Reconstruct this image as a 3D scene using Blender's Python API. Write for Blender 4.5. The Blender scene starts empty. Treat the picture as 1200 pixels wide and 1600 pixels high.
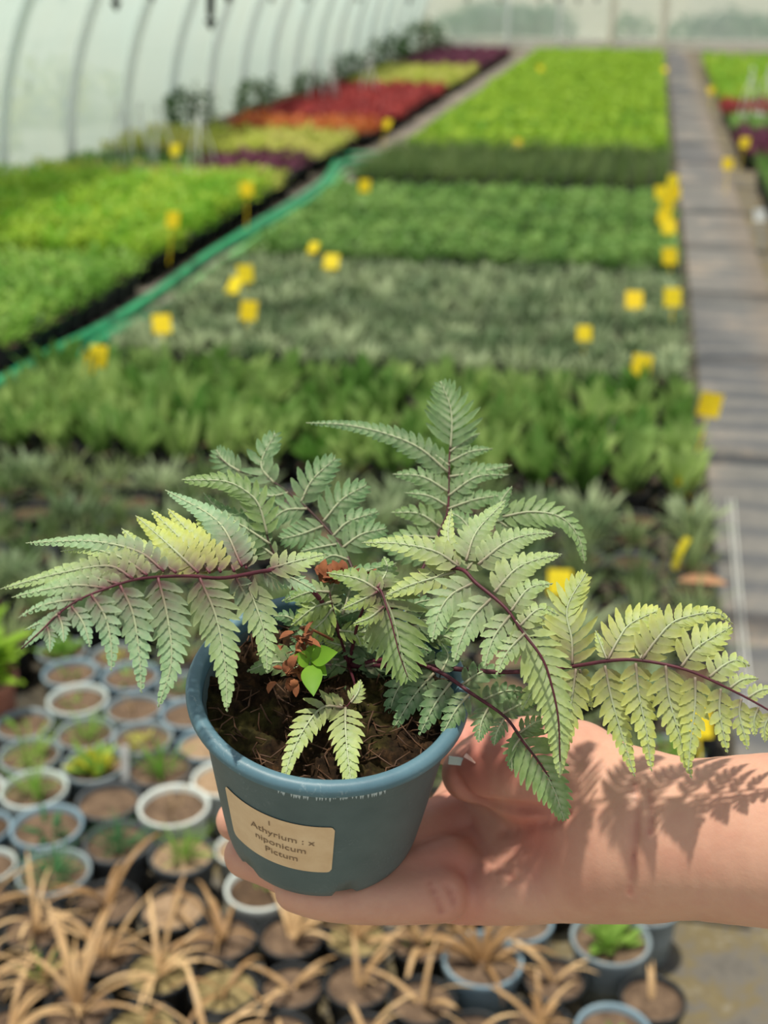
import bpy, math, random
import numpy as np
from mathutils import Vector, Matrix

random.seed(7)
RNG = np.random.default_rng(7)
SC = bpy.context.scene
COL = SC.collection

# ------------------------------------------------------------------ camera, world, sun, exposure
F, PITCH, YAW, H = 2000.0, math.radians(23.12), math.radians(11.13), 1.35
HD = np.array([-math.sin(YAW), math.cos(YAW), 0.0])
RT = np.array([math.cos(YAW), math.sin(YAW), 0.0])
FW = HD * math.cos(PITCH) + np.array([0, 0, -math.sin(PITCH)])
UP = HD * math.sin(PITCH) + np.array([0, 0, math.cos(PITCH)])
CAM = np.array([0, 0, H])

cd = bpy.data.cameras.new('camera')
cam = bpy.data.objects.new('camera', cd)
COL.objects.link(cam)
cam.matrix_world = Matrix(((RT[0], UP[0], -FW[0], 0), (RT[1], UP[1], -FW[1], 0), (RT[2], UP[2], -FW[2], H), (0, 0, 0, 1)))
cd.sensor_fit = 'VERTICAL'
cd.sensor_height = 36.0
cd.lens = F / 1600 * 36.0
cd.clip_start = 0.02
cd.clip_end = 200
cd.dof.use_dof = True
cd.dof.focus_distance = 0.485
cd.dof.aperture_fstop = 9.5
SC.camera = cam

w = bpy.data.worlds.new('sky'); SC.world = w; w.use_nodes = True
bgn = w.node_tree.nodes['Background']
bgn.inputs['Color'].default_value = (0.94, 0.97, 1.0, 1)
bgn.inputs['Strength'].default_value = 0.58

sd = bpy.data.lights.new('sun', 'SUN')
sun = bpy.data.objects.new('sun', sd); COL.objects.link(sun)
sd.energy = 4.6; sd.color = (1.0, 0.93, 0.78); sd.angle = math.radians(2.2)
SUN_TO = Vector((-0.10, -0.015, 0.99)).normalized()
sun.rotation_euler = SUN_TO.to_track_quat('Z', 'Y').to_euler()
sun.location = (0, 0, 8)

SC.view_settings.view_transform = 'Standard'
SC.view_settings.look = 'None'
SC.view_settings.gamma = 1.0
SC.view_settings.use_curve_mapping = False
SC.view_settings.exposure = 0.0

# ------------------------------------------------------------------ coordinates
def ray(u, v):
    return FW + RT * ((u - 600) / F) + UP * (-(v - 800) / F)
def P(u, v, d):                                   # a photo point at a given distance along the view axis
    return CAM + ray(u, v) * d
def G(u, v, z=0.0):                               # a photo point lying at height z
    r = ray(u, v)
    return CAM + r * ((H - z) / -r[2])
def C2W(p):                                       # camera metres (x right, y up, z depth) -> world
    p = np.asarray(p, float)
    return CAM + p[..., 0:1] * RT + p[..., 1:2] * UP + p[..., 2:3] * FW
def PC(u, v, d):
    return np.array([(u - 600) / F * d, -(v - 800) / F * d, d])

# ------------------------------------------------------------------ materials
def new_mat(name):
    m = bpy.data.materials.new(name); m.use_nodes = True
    nt = m.node_tree
    return m, nt, nt.nodes['Principled BSDF'], nt.nodes['Material Output']
def ramp(nt, fac, stops):
    r = nt.nodes.new('ShaderNodeValToRGB')
    e = r.color_ramp.elements
    while len(e) < len(stops): e.new(0.5)
    for k, (p, c) in enumerate(stops):
        e[k].position = p; e[k].color = (*c, 1)
    nt.links.new(fac, r.inputs['Fac'])
    return r.outputs['Color']
def noise(nt, scale, detail=4.0, rough=0.6, coord='Object', dist=0.0):
    tc = nt.nodes.new('ShaderNodeTexCoord')
    n = nt.nodes.new('ShaderNodeTexNoise')
    n.inputs['Scale'].default_value = scale; n.inputs['Detail'].default_value = detail
    n.inputs['Roughness'].default_value = rough; n.inputs['Distortion'].default_value = dist
    nt.links.new(tc.outputs[coord], n.inputs['Vector'])
    return n.outputs['Fac']
def mat(name, c1, c2=None, scale=20.0, rough=0.6, bump=0.0, spec=0.3, detail=4.0):
    m, nt, b, o = new_mat(name)
    b.inputs['Roughness'].default_value = rough
    b.inputs['Specular IOR Level'].default_value = spec
    if c2 is None:
        b.inputs['Base Color'].default_value = (*c1, 1)
    else:
        f = noise(nt, scale, detail)
        nt.links.new(ramp(nt, f, [(0.3, c1), (0.7, c2)]), b.inputs['Base Color'])
        if bump:
            bp = nt.nodes.new('ShaderNodeBump'); bp.inputs['Strength'].default_value = bump
            bp.inputs['Distance'].default_value = 0.01
            nt.links.new(f, bp.inputs['Height']); nt.links.new(bp.outputs['Normal'], b.inputs['Normal'])
    return m
def leaf_mat(name, c1, c2, scale=6.0, trans=0.4, rough=0.5, tcol=None):
    m, nt, b, o = new_mat(name)
    b.inputs['Roughness'].default_value = rough
    b.inputs['Specular IOR Level'].default_value = 0.25
    oi = nt.nodes.new('ShaderNodeObjectInfo')
    f = noise(nt, scale, 2.0)
    ad = nt.nodes.new('ShaderNodeMath'); ad.operation = 'MULTIPLY_ADD'
    ad.inputs[1].default_value = 0.5; ad.inputs[2].default_value = -0.25
    nt.links.new(oi.outputs['Random'], ad.inputs[0])
    a2 = nt.nodes.new('ShaderNodeMath'); a2.operation = 'ADD'
    nt.links.new(f, a2.inputs[0]); nt.links.new(ad.outputs[0], a2.inputs[1])
    c = ramp(nt, a2.outputs[0], [(0.25, c1), (0.75, c2)])
    nt.links.new(c, b.inputs['Base Color'])
    t = nt.nodes.new('ShaderNodeBsdfTranslucent')
    if tcol is None: nt.links.new(c, t.inputs['Color'])
    else: t.inputs['Color'].default_value = (*tcol, 1)
    mx = nt.nodes.new('ShaderNodeMixShader'); mx.inputs[0].default_value = trans
    nt.links.new(b.outputs[0], mx.inputs[1]); nt.links.new(t.outputs[0], mx.inputs[2])
    nt.links.new(mx.outputs[0], o.inputs['Surface'])
    return m

M = {}
M['broad'] = leaf_mat('broad_leaf', (0.10, 0.24, 0.04), (0.38, 0.53, 0.17))
M['silver'] = leaf_mat('silver_leaf', (0.10, 0.17, 0.075), (0.37, 0.45, 0.26), trans=0.2)
M['mid'] = leaf_mat('mid_green_leaf', (0.11, 0.25, 0.05), (0.26, 0.43, 0.12))
M['fresh'] = leaf_mat('fresh_green_leaf', (0.16, 0.36, 0.05), (0.36, 0.54, 0.12))
M['dark'] = leaf_mat('dark_grass_leaf', (0.08, 0.15, 0.04), (0.19, 0.27, 0.09), trans=0.3)
M['lime'] = leaf_mat('lime_leaf', (0.18, 0.38, 0.03), (0.42, 0.60, 0.06))
M['yellowgreen'] = leaf_mat('yellow_green_leaf', (0.20, 0.44, 0.035), (0.46, 0.60, 0.07))
M['gold'] = leaf_mat('golden_leaf', (0.42, 0.50, 0.06), (0.62, 0.60, 0.18))
M['red'] = leaf_mat('red_leaf', (0.20, 0.025, 0.03), (0.50, 0.08, 0.075))
M['orange'] = leaf_mat('orange_leaf', (0.45, 0.10, 0.04), (0.65, 0.25, 0.07))
M['purple'] = leaf_mat('purple_leaf', (0.09, 0.025, 0.05), (0.24, 0.07, 0.13))
M['bush'] = leaf_mat('bush_leaf', (0.05, 0.12, 0.03), (0.14, 0.24, 0.07))
M['sprout'] = leaf_mat('sprout_leaf', (0.16, 0.34, 0.05), (0.36, 0.52, 0.12))
M['sparse'] = leaf_mat('sparse_grass_leaf', (0.11, 0.19, 0.06), (0.30, 0.38, 0.17), trans=0.25)
M['variegated'] = leaf_mat('yellow_seedling_leaf', (0.45, 0.50, 0.05), (0.70, 0.65, 0.08))
M['bluegreen'] = leaf_mat('blue_green_leaf', (0.05, 0.18, 0.07), (0.14, 0.32, 0.13))
M['straw'] = leaf_mat('dry_straw', (0.34, 0.20, 0.09), (0.72, 0.50, 0.27), scale=12, trans=0.2)
M['tan_stem'] = mat('tan_stem', (0.30, 0.20, 0.10), (0.42, 0.30, 0.17), 30)
M['black_pot'] = mat('black_pot_plastic', (0.012, 0.014, 0.017), (0.035, 0.04, 0.045), 18, 0.45)
M['dark_pot'] = mat('dark_grey_pot_plastic', (0.055, 0.065, 0.075), (0.10, 0.11, 0.12), 14, 0.5)
M['grey_pot'] = mat('grey_pot_plastic', (0.17, 0.22, 0.25), (0.30, 0.36, 0.39), 14, 0.5)
M['blue_pot'] = mat('blue_grey_pot_plastic', (0.16, 0.25, 0.32), (0.28, 0.38, 0.44), 14, 0.5)
M['pale_pot'] = mat('pale_pot_plastic', (0.42, 0.50, 0.50), (0.60, 0.66, 0.64), 14, 0.5)
M['white_pot'] = mat('white_pot_plastic', (0.56, 0.62, 0.60), (0.72, 0.76, 0.72), 14, 0.5)
M['terracotta'] = mat('terracotta_pot_plastic', (0.34, 0.13, 0.09), (0.46, 0.20, 0.15), 14, 0.55)
M['soil'] = mat('pot_soil', (0.065, 0.042, 0.029), (0.20, 0.135, 0.088), 60, 0.95, 0.8)
M['dark_soil'] = mat('dark_pot_soil', (0.035, 0.022, 0.014), (0.12, 0.075, 0.045), 60, 0.95, 0.8)
M['sand_soil'] = mat('sandy_pot_soil', (0.22, 0.145, 0.085), (0.40, 0.285, 0.185), 70, 0.95, 0.8)
M['moss_soil'] = mat('mossy_pot_soil', (0.13, 0.10, 0.04), (0.34, 0.27, 0.13), 50, 0.95, 0.8)
M['tag'] = leaf_mat('yellow_tag_plastic', (0.92, 0.72, 0.02), (0.96, 0.82, 0.04), 30, 0.4)
M['white_tag'] = mat('white_tag_plastic', (0.72, 0.73, 0.70), (0.8, 0.8, 0.78), 30, 0.4)
M['hose'] = mat('green_hose_rubber', (0.012, 0.20, 0.085), (0.03, 0.32, 0.14), 8, 0.4)
M['hose2'] = mat('light_green_hose_rubber', (0.10, 0.36, 0.10), (0.20, 0.48, 0.18), 8, 0.4)
M['hoop'] = leaf_mat('white_hoop', (0.92, 0.95, 0.94), (0.96, 0.97, 0.96), 10, 0.5)
M['cream_post'] = mat('cream_post_paint', (0.86, 0.82, 0.66), (0.92, 0.89, 0.76), 6, 0.6)
M['board'] = mat('pale_base_board', (0.88, 0.86, 0.76), (0.92, 0.90, 0.82), 2, 0.7)
M['hanger'] = mat('white_hanger_plastic', (0.80, 0.83, 0.82), (0.88, 0.9, 0.9), 20, 0.35)
M['drip'] = mat('black_drip_plastic', (0.01, 0.01, 0.012), (0.02, 0.02, 0.02), 20, 0.4)
M['bark'] = mat('tree_bark', (0.08, 0.06, 0.04), (0.14, 0.11, 0.08), 20, 0.9)
M['string'] = mat('pale_string', (0.55, 0.57, 0.55), (0.65, 0.67, 0.65), 30, 0.6)

# ground sheets
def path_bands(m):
    # shade stripes painted into the fabric colour, and dirt gathered along its right side
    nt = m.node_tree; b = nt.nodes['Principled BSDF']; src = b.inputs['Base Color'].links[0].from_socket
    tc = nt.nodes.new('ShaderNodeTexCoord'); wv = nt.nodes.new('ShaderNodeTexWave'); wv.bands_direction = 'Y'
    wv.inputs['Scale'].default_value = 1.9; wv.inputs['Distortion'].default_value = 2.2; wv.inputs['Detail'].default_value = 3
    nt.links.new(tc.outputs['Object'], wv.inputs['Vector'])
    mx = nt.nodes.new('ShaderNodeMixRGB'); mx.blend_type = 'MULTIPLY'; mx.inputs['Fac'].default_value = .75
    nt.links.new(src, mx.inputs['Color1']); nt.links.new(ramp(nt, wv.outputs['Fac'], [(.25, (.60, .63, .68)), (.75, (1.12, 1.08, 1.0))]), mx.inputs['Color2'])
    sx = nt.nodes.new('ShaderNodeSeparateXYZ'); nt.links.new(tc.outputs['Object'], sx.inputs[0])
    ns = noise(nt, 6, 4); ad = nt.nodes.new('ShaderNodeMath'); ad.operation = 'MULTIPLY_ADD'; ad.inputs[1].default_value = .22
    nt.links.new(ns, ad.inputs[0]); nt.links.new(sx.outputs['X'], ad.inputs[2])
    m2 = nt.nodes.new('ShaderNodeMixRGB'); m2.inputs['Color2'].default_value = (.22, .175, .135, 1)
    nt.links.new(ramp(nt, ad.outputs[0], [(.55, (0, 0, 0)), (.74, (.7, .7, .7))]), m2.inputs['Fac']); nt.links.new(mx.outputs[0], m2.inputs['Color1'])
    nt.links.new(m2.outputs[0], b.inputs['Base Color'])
def ground_mat(name, stops, scale, bump=0.4, fine=60.0, rough=0.9):
    m, nt, b, o = new_mat(name)
    b.inputs['Roughness'].default_value = rough; b.inputs['Specular IOR Level'].default_value = 0.2
    a = noise(nt, scale, 8.0, 0.65); f = noise(nt, fine, 3.0)
    mx = nt.nodes.new('ShaderNodeMath'); mx.operation = 'MULTIPLY_ADD'; mx.inputs[1].default_value = 0.3
    nt.links.new(f, mx.inputs[0]); nt.links.new(a, mx.inputs[2])
    nt.links.new(ramp(nt, mx.outputs[0], stops), b.inputs['Base Color'])
    bp = nt.nodes.new('ShaderNodeBump'); bp.inputs['Strength'].default_value = bump; bp.inputs['Distance'].default_value = 0.01
    nt.links.new(mx.outputs[0], bp.inputs['Height']); nt.links.new(bp.outputs['Normal'], b.inputs['Normal'])
    return m
M['ground'] = ground_mat('tunnel_ground', [(0.42, (0.065, 0.062, 0.058)), (0.60, (0.135, 0.125, 0.11)), (0.70, (0.15, 0.12, 0.06)), (0.84, (0.25, 0.24, 0.22))], 7)
M['bedfloor'] = ground_mat('bed_fabric', [(0.45, (0.03, 0.03, 0.028)), (0.85, (0.10, 0.085, 0.06))], 5.0)
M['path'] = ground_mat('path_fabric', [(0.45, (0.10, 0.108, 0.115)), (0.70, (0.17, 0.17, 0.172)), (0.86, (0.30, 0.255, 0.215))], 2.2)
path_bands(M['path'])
M['dirtpath'] = ground_mat('dirt_path', [(0.42, (0.10, 0.095, 0.088)), (0.68, (0.20, 0.178, 0.155)), (0.9, (0.33, 0.27, 0.21))], 3.0)
M['field'] = ground_mat('outside_field', [(0.4, (0.26, 0.28, 0.20)), (0.85, (0.46, 0.45, 0.36))], 0.4)

def film_mat(name, clear, c1, c2):
    m, nt, b, o = new_mat(name)
    b.inputs['Base Color'].default_value = (*c1, 1); b.inputs['Roughness'].default_value = 0.35
    t = nt.nodes.new('ShaderNodeBsdfTranslucent'); t.inputs['Color'].default_value = (*c2, 1)
    mx = nt.nodes.new('ShaderNodeMixShader'); mx.inputs[0].default_value = 0.62
    nt.links.new(b.outputs[0], mx.inputs[1]); nt.links.new(t.outputs[0], mx.inputs[2])
    tr = nt.nodes.new('ShaderNodeBsdfTransparent')
    m2 = nt.nodes.new('ShaderNodeMixShader')
    f = noise(nt, 1.3, 4.0)
    mr = nt.nodes.new('ShaderNodeMapRange'); mr.inputs['From Min'].default_value = 0.3; mr.inputs['From Max'].default_value = 0.7
    mr.inputs['To Min'].default_value = clear - 0.1; mr.inputs['To Max'].default_value = clear + 0.1
    nt.links.new(f, mr.inputs['Value']); nt.links.new(mr.outputs['Result'], m2.inputs[0])
    nt.links.new(mx.outputs[0], m2.inputs[1]); nt.links.new(tr.outputs[0], m2.inputs[2])
    nt.links.new(m2.outputs[0], o.inputs['Surface'])
    return m
M['film'] = film_mat('polythene_film', 0.20, (.60, .74, .73), (.72, .90, .88))
M['endfilm'] = film_mat('end_polythene_film', 0.46, (.86, .97, .95), (.90, 1.0, .98))

# ------------------------------------------------------------------ mesh building
class MB:
    def __init__(s):
        s.v = []; s.f = []; s.m = []; s.c = []
    def add(s, verts, faces, mi=0, col=None):
        o = len(s.v)
        s.v.extend([tuple(map(float, p)) for p in verts])
        s.f.extend([tuple(i + o for i in f) for f in faces])
        s.m.extend([mi] * len(faces))
        if col is None: s.c.extend([(0, 0, 0, 1)] * len(verts))
        else: s.c.extend(col)
    def tube(s, pts, rads, n=8, mi=0, col=None, cap=True):
        pts = np.asarray(pts, float); k = len(pts)
        rads = np.broadcast_to(np.asarray(rads, float), (k,))
        tg = np.gradient(pts, axis=0); tg /= np.linalg.norm(tg, axis=1)[:, None] + 1e-12
        ref = np.array([0, 0, 1.0]) if abs(tg[0][2]) < 0.9 else np.array([1.0, 0, 0])
        a = np.cross(tg[0], ref); a /= np.linalg.norm(a)
        vs = []
        for i in range(k):
            a = a - tg[i] * a.dot(tg[i]); a /= np.linalg.norm(a) + 1e-12
            b = np.cross(tg[i], a)
            for j in range(n):
                th = 2 * math.pi * j / n
                vs.append(pts[i] + rads[i] * (a * math.cos(th) + b * math.sin(th)))
        fs = [(i * n + j, i * n + (j + 1) % n, (i + 1) * n + (j + 1) % n, (i + 1) * n + j) for i in range(k - 1) for j in range(n)]
        if cap:
            fs.append(tuple(reversed(range(n)))); fs.append(tuple((k - 1) * n + j for j in range(n)))
        cc = None
        if col is not None: cc = [c for c in col for _ in range(n)]
        s.add(vs, fs, mi, cc)
    def lathe(s, prof, n=24, mi=0, close=False, zfun=None):
        k = len(prof); vs = []
        for (r, z) in prof:
            for j in range(n):
                th = 2 * math.pi * j / n
                vs.append((r * math.cos(th), r * math.sin(th), z if zfun is None else zfun(r, z, th)))
        fs = [(i * n + j, i * n + (j + 1) % n, (i + 1) * n + (j + 1) % n, (i + 1) * n + j) for i in range(k - 1) for j in range(n)]
        if close: fs.append(tuple((k - 1) * n + j for j in range(n)))
        s.add(vs, fs, mi)
    def box(s, c, h, mi=0, rot=0.0):
        vs = []
        for x in (-1, 1):
            for y in (-1, 1):
                for z in (-1, 1):
                    X, Y = x * h[0], y * h[1]
                    vs.append((c[0] + X * math.cos(rot) - Y * math.sin(rot), c[1] + X * math.sin(rot) + Y * math.cos(rot), c[2] + z * h[2]))
        s.add(vs, [(0, 1, 3, 2), (4, 6, 7, 5), (0, 4, 5, 1), (2, 3, 7, 6), (0, 2, 6, 4), (1, 5, 7, 3)], mi)
    def mesh(s, name, mats, smooth=True, color=False):
        me = bpy.data.meshes.new(name)
        me.from_pydata(s.v, [], s.f)
        for mm in mats: me.materials.append(mm)
        me.polygons.foreach_set('material_index', s.m)
        me.polygons.foreach_set('use_smooth', [smooth] * len(s.f))
        if color:
            at = me.color_attributes.new('tint', 'FLOAT_COLOR', 'POINT')
            at.data.foreach_set('color', np.asarray(s.c, float).ravel())
        me.update()
        return me

def obj(name, me, parent=None):
    o = bpy.data.objects.new(name, me); COL.objects.link(o)
    if parent is not None: o.parent = parent
    return o
def tag(o, label, cat, group=None, kind=None):
    o['label'] = label; o['category'] = cat
    if group: o['group'] = group
    if kind: o['kind'] = kind
    return o
def thing(name, label, cat, loc=(0, 0, 0), rz=0.0, group=None, scale=1.0):
    o = bpy.data.objects.new(name, None); COL.objects.link(o)
    o.empty_display_size = 0.05
    o.location = tuple(map(float, loc)); o.rotation_euler = (0, 0, rz); o.scale = (scale,) * 3
    return tag(o, label, cat, group)
def structure(name, me):
    o = obj(name, me); o['kind'] = 'structure'; return o

def crom(pts, n):
    pts = np.asarray(pts, float); k = len(pts)
    ext = np.vstack([2 * pts[0] - pts[1], pts, 2 * pts[-1] - pts[-2]])
    d = np.r_[0, np.cumsum(np.linalg.norm(np.diff(pts, axis=0), axis=1))]
    out = []
    for s in np.linspace(0, d[-1], n):
        i = min(max(np.searchsorted(d, s) - 1, 0), k - 2)
        t = (s - d[i]) / (d[i + 1] - d[i] + 1e-12)
        p0, p1, p2, p3 = ext[i], ext[i + 1], ext[i + 2], ext[i + 3]
        out.append(0.5 * (2 * p1 + (p2 - p0) * t + (2 * p0 - 5 * p1 + 4 * p2 - p3) * t * t + (3 * p1 - p0 - 3 * p2 + p3) * t ** 3))
    return np.array(out)
def unit(a): return a / (np.linalg.norm(a) + 1e-12)

# ------------------------------------------------------------------ the setting
def grid(x0, x1, y0, y1, nx, ny, zf):
    mb = MB(); vs = []
    for j in range(ny + 1):
        for i in range(nx + 1):
            x = x0 + (x1 - x0) * i / nx; y = y0 + (y1 - y0) * j / ny
            vs.append((x, y, zf(x, y)))
    fs = [(j * (nx + 1) + i, j * (nx + 1) + i + 1, (j + 1) * (nx + 1) + i + 1, (j + 1) * (nx + 1) + i) for j in range(ny) for i in range(nx)]
    mb.add(vs, fs); return mb
structure('floor', grid(-4.05, 5.2, -0.5, 24.0, 8, 12, lambda x, y: 0.0).mesh('floor', [M['ground']]))
structure('field', grid(-45, 45, -6, 80, 8, 8, lambda x, y: -0.03).mesh('field', [M['field']]))
structure('trim_1', grid(-1.86, 0.25, 1.62, 22.0, 2, 20, lambda x, y: 0.004).mesh('bed_sheet', [M['bedfloor']]))
structure('trim_2', grid(-3.95, -2.16, 3.4, 22.6, 2, 20, lambda x, y: 0.004).mesh('bed_sheet', [M['bedfloor']]))
def wr(x, y):
    return 0.012 + 0.008 * math.sin(2 * math.pi * y / 0.16 + 1.3 * math.sin(x * 5 + y)) + 0.002 * math.sin(9.3 * y + 14 * x)
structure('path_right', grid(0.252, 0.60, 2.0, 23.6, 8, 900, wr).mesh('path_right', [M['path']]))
structure('path_left', grid(-2.16, -1.87, 2.0, 23.6, 6, 120, lambda x, y: 0.006 + 0.003 * math.sin(7 * y + 5 * x)).mesh('path_left', [M['dirtpath']]))

# tunnel section: left film wall, end film wall, hoops, posts
TCX, TA, TB = 0.58, 4.62, 3.3
def arch(th): return (TCX - TA * math.cos(th), TB * math.sin(th))
mb = MB()
ths = np.linspace(0.0, 0.62, 9); ys = np.linspace(0.0, 24.0, 97)
vs = [(arch(t)[0] - 0.03 + 0.012 * math.sin(6.0 * y + 2 * t) * math.sin(5 * t), y, arch(t)[1]) for y in ys for t in ths]
mb.add(vs, [(j * 9 + i, (j + 1) * 9 + i, (j + 1) * 9 + i + 1, j * 9 + i + 1) for j in range(96) for i in range(8)])
structure('wall_left', mb.mesh('wall_left', [M['film']]))
mb = MB(); ny = 24
xs = np.linspace(-4.0, 5.1, 40); zs = np.linspace(0.15, 2.0, 8)
vs = [(x, 24.02 + 0.02 * math.sin(3 * x), z) for x in xs for z in zs]
mb.add(vs, [(i * 8 + j, (i + 1) * 8 + j, (i + 1) * 8 + j + 1, i * 8 + j + 1) for i in range(39) for j in range(7)])
structure('wall_back', mb.mesh('wall_back', [M['endfilm']]))
mb = MB(); mb.box((0.55, 24.0, 0.09), (4.6, 0.025, 0.09))
structure('baseboard_back', mb.mesh('baseboard_back', [M['board']], False))
hm = MB(); hm.tube([(arch(t)[0], 0, arch(t)[1]) for t in np.linspace(0, math.pi, 49)], 0.036, 10)
hme = hm.mesh('tunnel_hoop', [M['hoop']])
for k in range(-5, 16):
    o = obj('tunnel_hoop', hme); o.location = (0, 7.82 + 1.05 * k, 0)
    tag(o, 'white curved steel hoop holding up the plastic film of the greenhouse tunnel', 'hoop', 'hoops along the film wall')
# end posts
for (u, wd, mk, lab) in ((792, 0.05, 'hoop', 'slim white post in the far film wall, left of the door'),
                         (872, 0.04, 'hoop', 'thin faint post in the far film wall, just left of the door posts'),
                         (955, 0.08, 'cream_post', 'cream door post in the far film wall, first of the pair'),
                         (1035, 0.09, 'cream_post', 'wide cream door post in the far film wall where the path ends')):
    r = ray(u, 75); p = CAM + r * (23.95 / r[1])
    mb = MB(); mb.box((0, 0, 1.05), (wd / 2 * 1.3, 0.04, 1.05))
    o = obj('door_post' if mk == 'cream_post' else 'wall_post', mb.mesh('post', [M[mk]], False)); o.location = (p[0], 23.9, 0)
    tag(o, lab, 'post')
mb = MB(); a = P(690, 52, 24.2); b = P(742, 80, 24.0)
mb.tube([a, b], 0.035, 8); tag(obj('diagonal_brace', mb.mesh('diagonal_brace', [M['hoop']])), 'pale slanting brace at the far left corner of the film wall', 'brace')

# trees and bushes outside the film
def blob_tree(name, x, y, r, h, label, group, mk='bush', seed=0):
    rg = random.Random(seed); mb = MB()
    t = thing(name, label, 'tree' if name == 'tree' else 'bush', (x, y, -0.03), 0, group)
    for _ in range(620):
        th, ph = rg.uniform(0, 6.28), math.acos(rg.uniform(-0.6, 1))
        rr = r * rg.uniform(0.7, 1.08) * (1 + 0.2 * math.sin(3 * th + seed))
        c = np.array([rr * math.sin(ph) * math.cos(th), rr * math.sin(ph) * math.sin(th), h - r + rr * math.cos(ph) * 0.9])
        n = unit(np.array([rg.gauss(0, 1), rg.gauss(0, 1), rg.gauss(0.6, 1)])); a = unit(np.cross(n, [0.3, 0.2, 1])); b = np.cross(n, a)
        s = r * rg.uniform(0.07, 0.15)
        mb.add([c - a * s, c - b * s * .5, c + a * s, c + b * s * .5 + n * s * .2], [(0, 1, 2, 3)])
    mb2 = MB(); mb2.tube([(0, 0, 0), (0.04 * r, 0, h * .5), (0, 0.05 * r, h * .8)], [0.09 * r, 0.07 * r, 0.03 * r], 8)
    obj('foliage', mb.mesh('foliage', [M[mk]]), t); obj('trunk', mb2.mesh('trunk', [M['bark']]), t)
for k, (x, y, r, h, lab) in enumerate([(-3.72, 10.55, .22, .48, 'upright dark green bush by the side film, behind the clearest white hanging basket'),
        (-3.66, 12.35, .24, .42, 'dark bush by the side film at the left end of the red block'), (-3.62, 14.2, .20, .34, 'dark green bush by the side film, second behind the red block edge'),
        (-3.6, 16.2, .26, .42, 'dark green bush by the side film beside the far yellow-green strip'), (-3.6, 18.6, .3, .5, 'dark green bush by the side film, last but one before the far corner')]):
    blob_tree('bush', x, y, r, h, lab, None, 'bush', k)
for k, (x, y, r, h) in enumerate([(-5.4, 8.3, .5, .6), (-5.4, 9.7, .5, .55), (-5.5, 12.0, .6, .6)]):
    blob_tree('bush', x, y, r, h, 'hazy yellow-green bush outside, showing through the side film', 'bushes outside the side film', 'gold', 60 + k)
for k, (u, y, r, h) in enumerate([(705, 25.2, .4, .26), (738, 26.1, .45, .36), (772, 25.1, .42, .42), (806, 26.0, .45, .38), (838, 25.1, .42, .38), (868, 26.0, .4, .3), (985, 25.5, .4, .22), (1075, 25.8, .4, .18), (1106, 25.0, .4, .24), (1136, 26.0, .42, .30), (1168, 25.1, .42, .26), (1205, 25.8, .42, .26)]):
    rr = ray(u, 60); p = CAM + rr * (y / rr[1])
    blob_tree('bush', p[0], y, r, h + .38, 'hazy dark shrub standing outside right behind the far film wall', 'shrubs behind the far film wall', 'bluegreen', 20 + k)
blob_tree('bush', -3.62, 21.6, .38, .6, 'dark green bush in the far corner where the side film meets the end film', None, 'bush', 50)

# hanging sprinklers
for k, (u, v, y, big, lab) in enumerate([(330, 48, 4.6, 1.0, 'black hanging sprinkler reaching lowest into the picture'),
                                         (182, 18, 4.9, .8, 'black hanging sprinkler with its tip left of the lowest one'),
                                         (357, 6, 4.7, .7, 'black hanging sprinkler just right of the lowest one')]):
    r = ray(u, v); p = CAM + r * (y / r[1])
    t = thing('sprinkler', lab, 'sprinkler', p)
    mb = MB(); mb.lathe([(0.0005, 0), (0.005, 0.004), (0.020, 0.03), (0.021, 0.036), (0.008, 0.04), (0.008, 0.055)], 14)
    obj('nozzle', mb.mesh('nozzle', [M['drip']]), t)
    mb = MB(); mb.tube([(0, 0, 0.05), (0.005, 0, 0.12), (0.02, 0.01, 0.3), (0.03, 0.0, 0.9), (0.03, 0, 1.3)], [0.014 * big, 0.016 * big, 0.017 * big, 0.006, 0.006], 8)
    obj('drop_tube', mb.mesh('drop_tube', [M['drip']]), t)

spm = MB(); spm.lathe([(0.0005, 0), (0.006, 0.006), (0.024, 0.04), (0.024, 0.048), (0.008, 0.055)], 10); spm.tube([(0, 0, .05), (.01, 0, .3), (.02, 0, 1.2)], [.012, .008, .006], 6)
spm = spm.mesh('far_sprinkler', [M['drip']])
for k, (u, y) in enumerate([(18, 8.2), (62, 8.8), (100, 9.0), (238, 9.5), (425, 11), (478, 12), (560, 12.5), (640, 14), (730, 14), (782, 14.5), (842, 15), (872, 12), (903, 15), (932, 16)]):
    r = ray(u, 3 + (k * 7) % 5); p = CAM + r * (y / r[1])
    o = obj('sprinkler', spm); o.location = tuple(p); tag(o, 'small dark hanging sprinkler just reaching into the top picture edge', 'sprinkler', 'far hanging sprinklers')

# ------------------------------------------------------------------ pots and plants of the beds
def strip(mb, base, az, L, W, lean, curl, n=5, mi=0, fold=0.25, prof=None, twist=0.0):
    """one leaf: a curved folded blade from base, azimuth az, first tilted by lean from upright, bending over by curl"""
    d = np.array([math.cos(az), math.sin(az), 0]); u = np.array([0, 0, 1.0]); sd_ = np.array([-math.sin(az), math.cos(az), 0])
    p = np.array(base, float); vs = []
    for i in range(n + 1):
        t = i / n; a = lean + curl * t
        dr = d * math.sin(a) + u * math.cos(a); nr = d * math.cos(a) - u * math.sin(a)
        wv = W / 2 * (prof(t) if prof else (math.sin(math.pi * (0.12 + 0.86 * t)) ** 0.8))
        s2 = sd_ * math.cos(twist * t) + nr * math.sin(twist * t)
        vs += [p - s2 * wv, p + nr * wv * fold, p + s2 * wv]
        p = p + dr * L / n
    fs = []
    for i in range(n):
        a = i * 3
        fs += [(a, a + 1, a + 4, a + 3), (a + 1, a + 2, a + 5, a + 4)]
    mb.add(vs, fs, mi)
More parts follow.
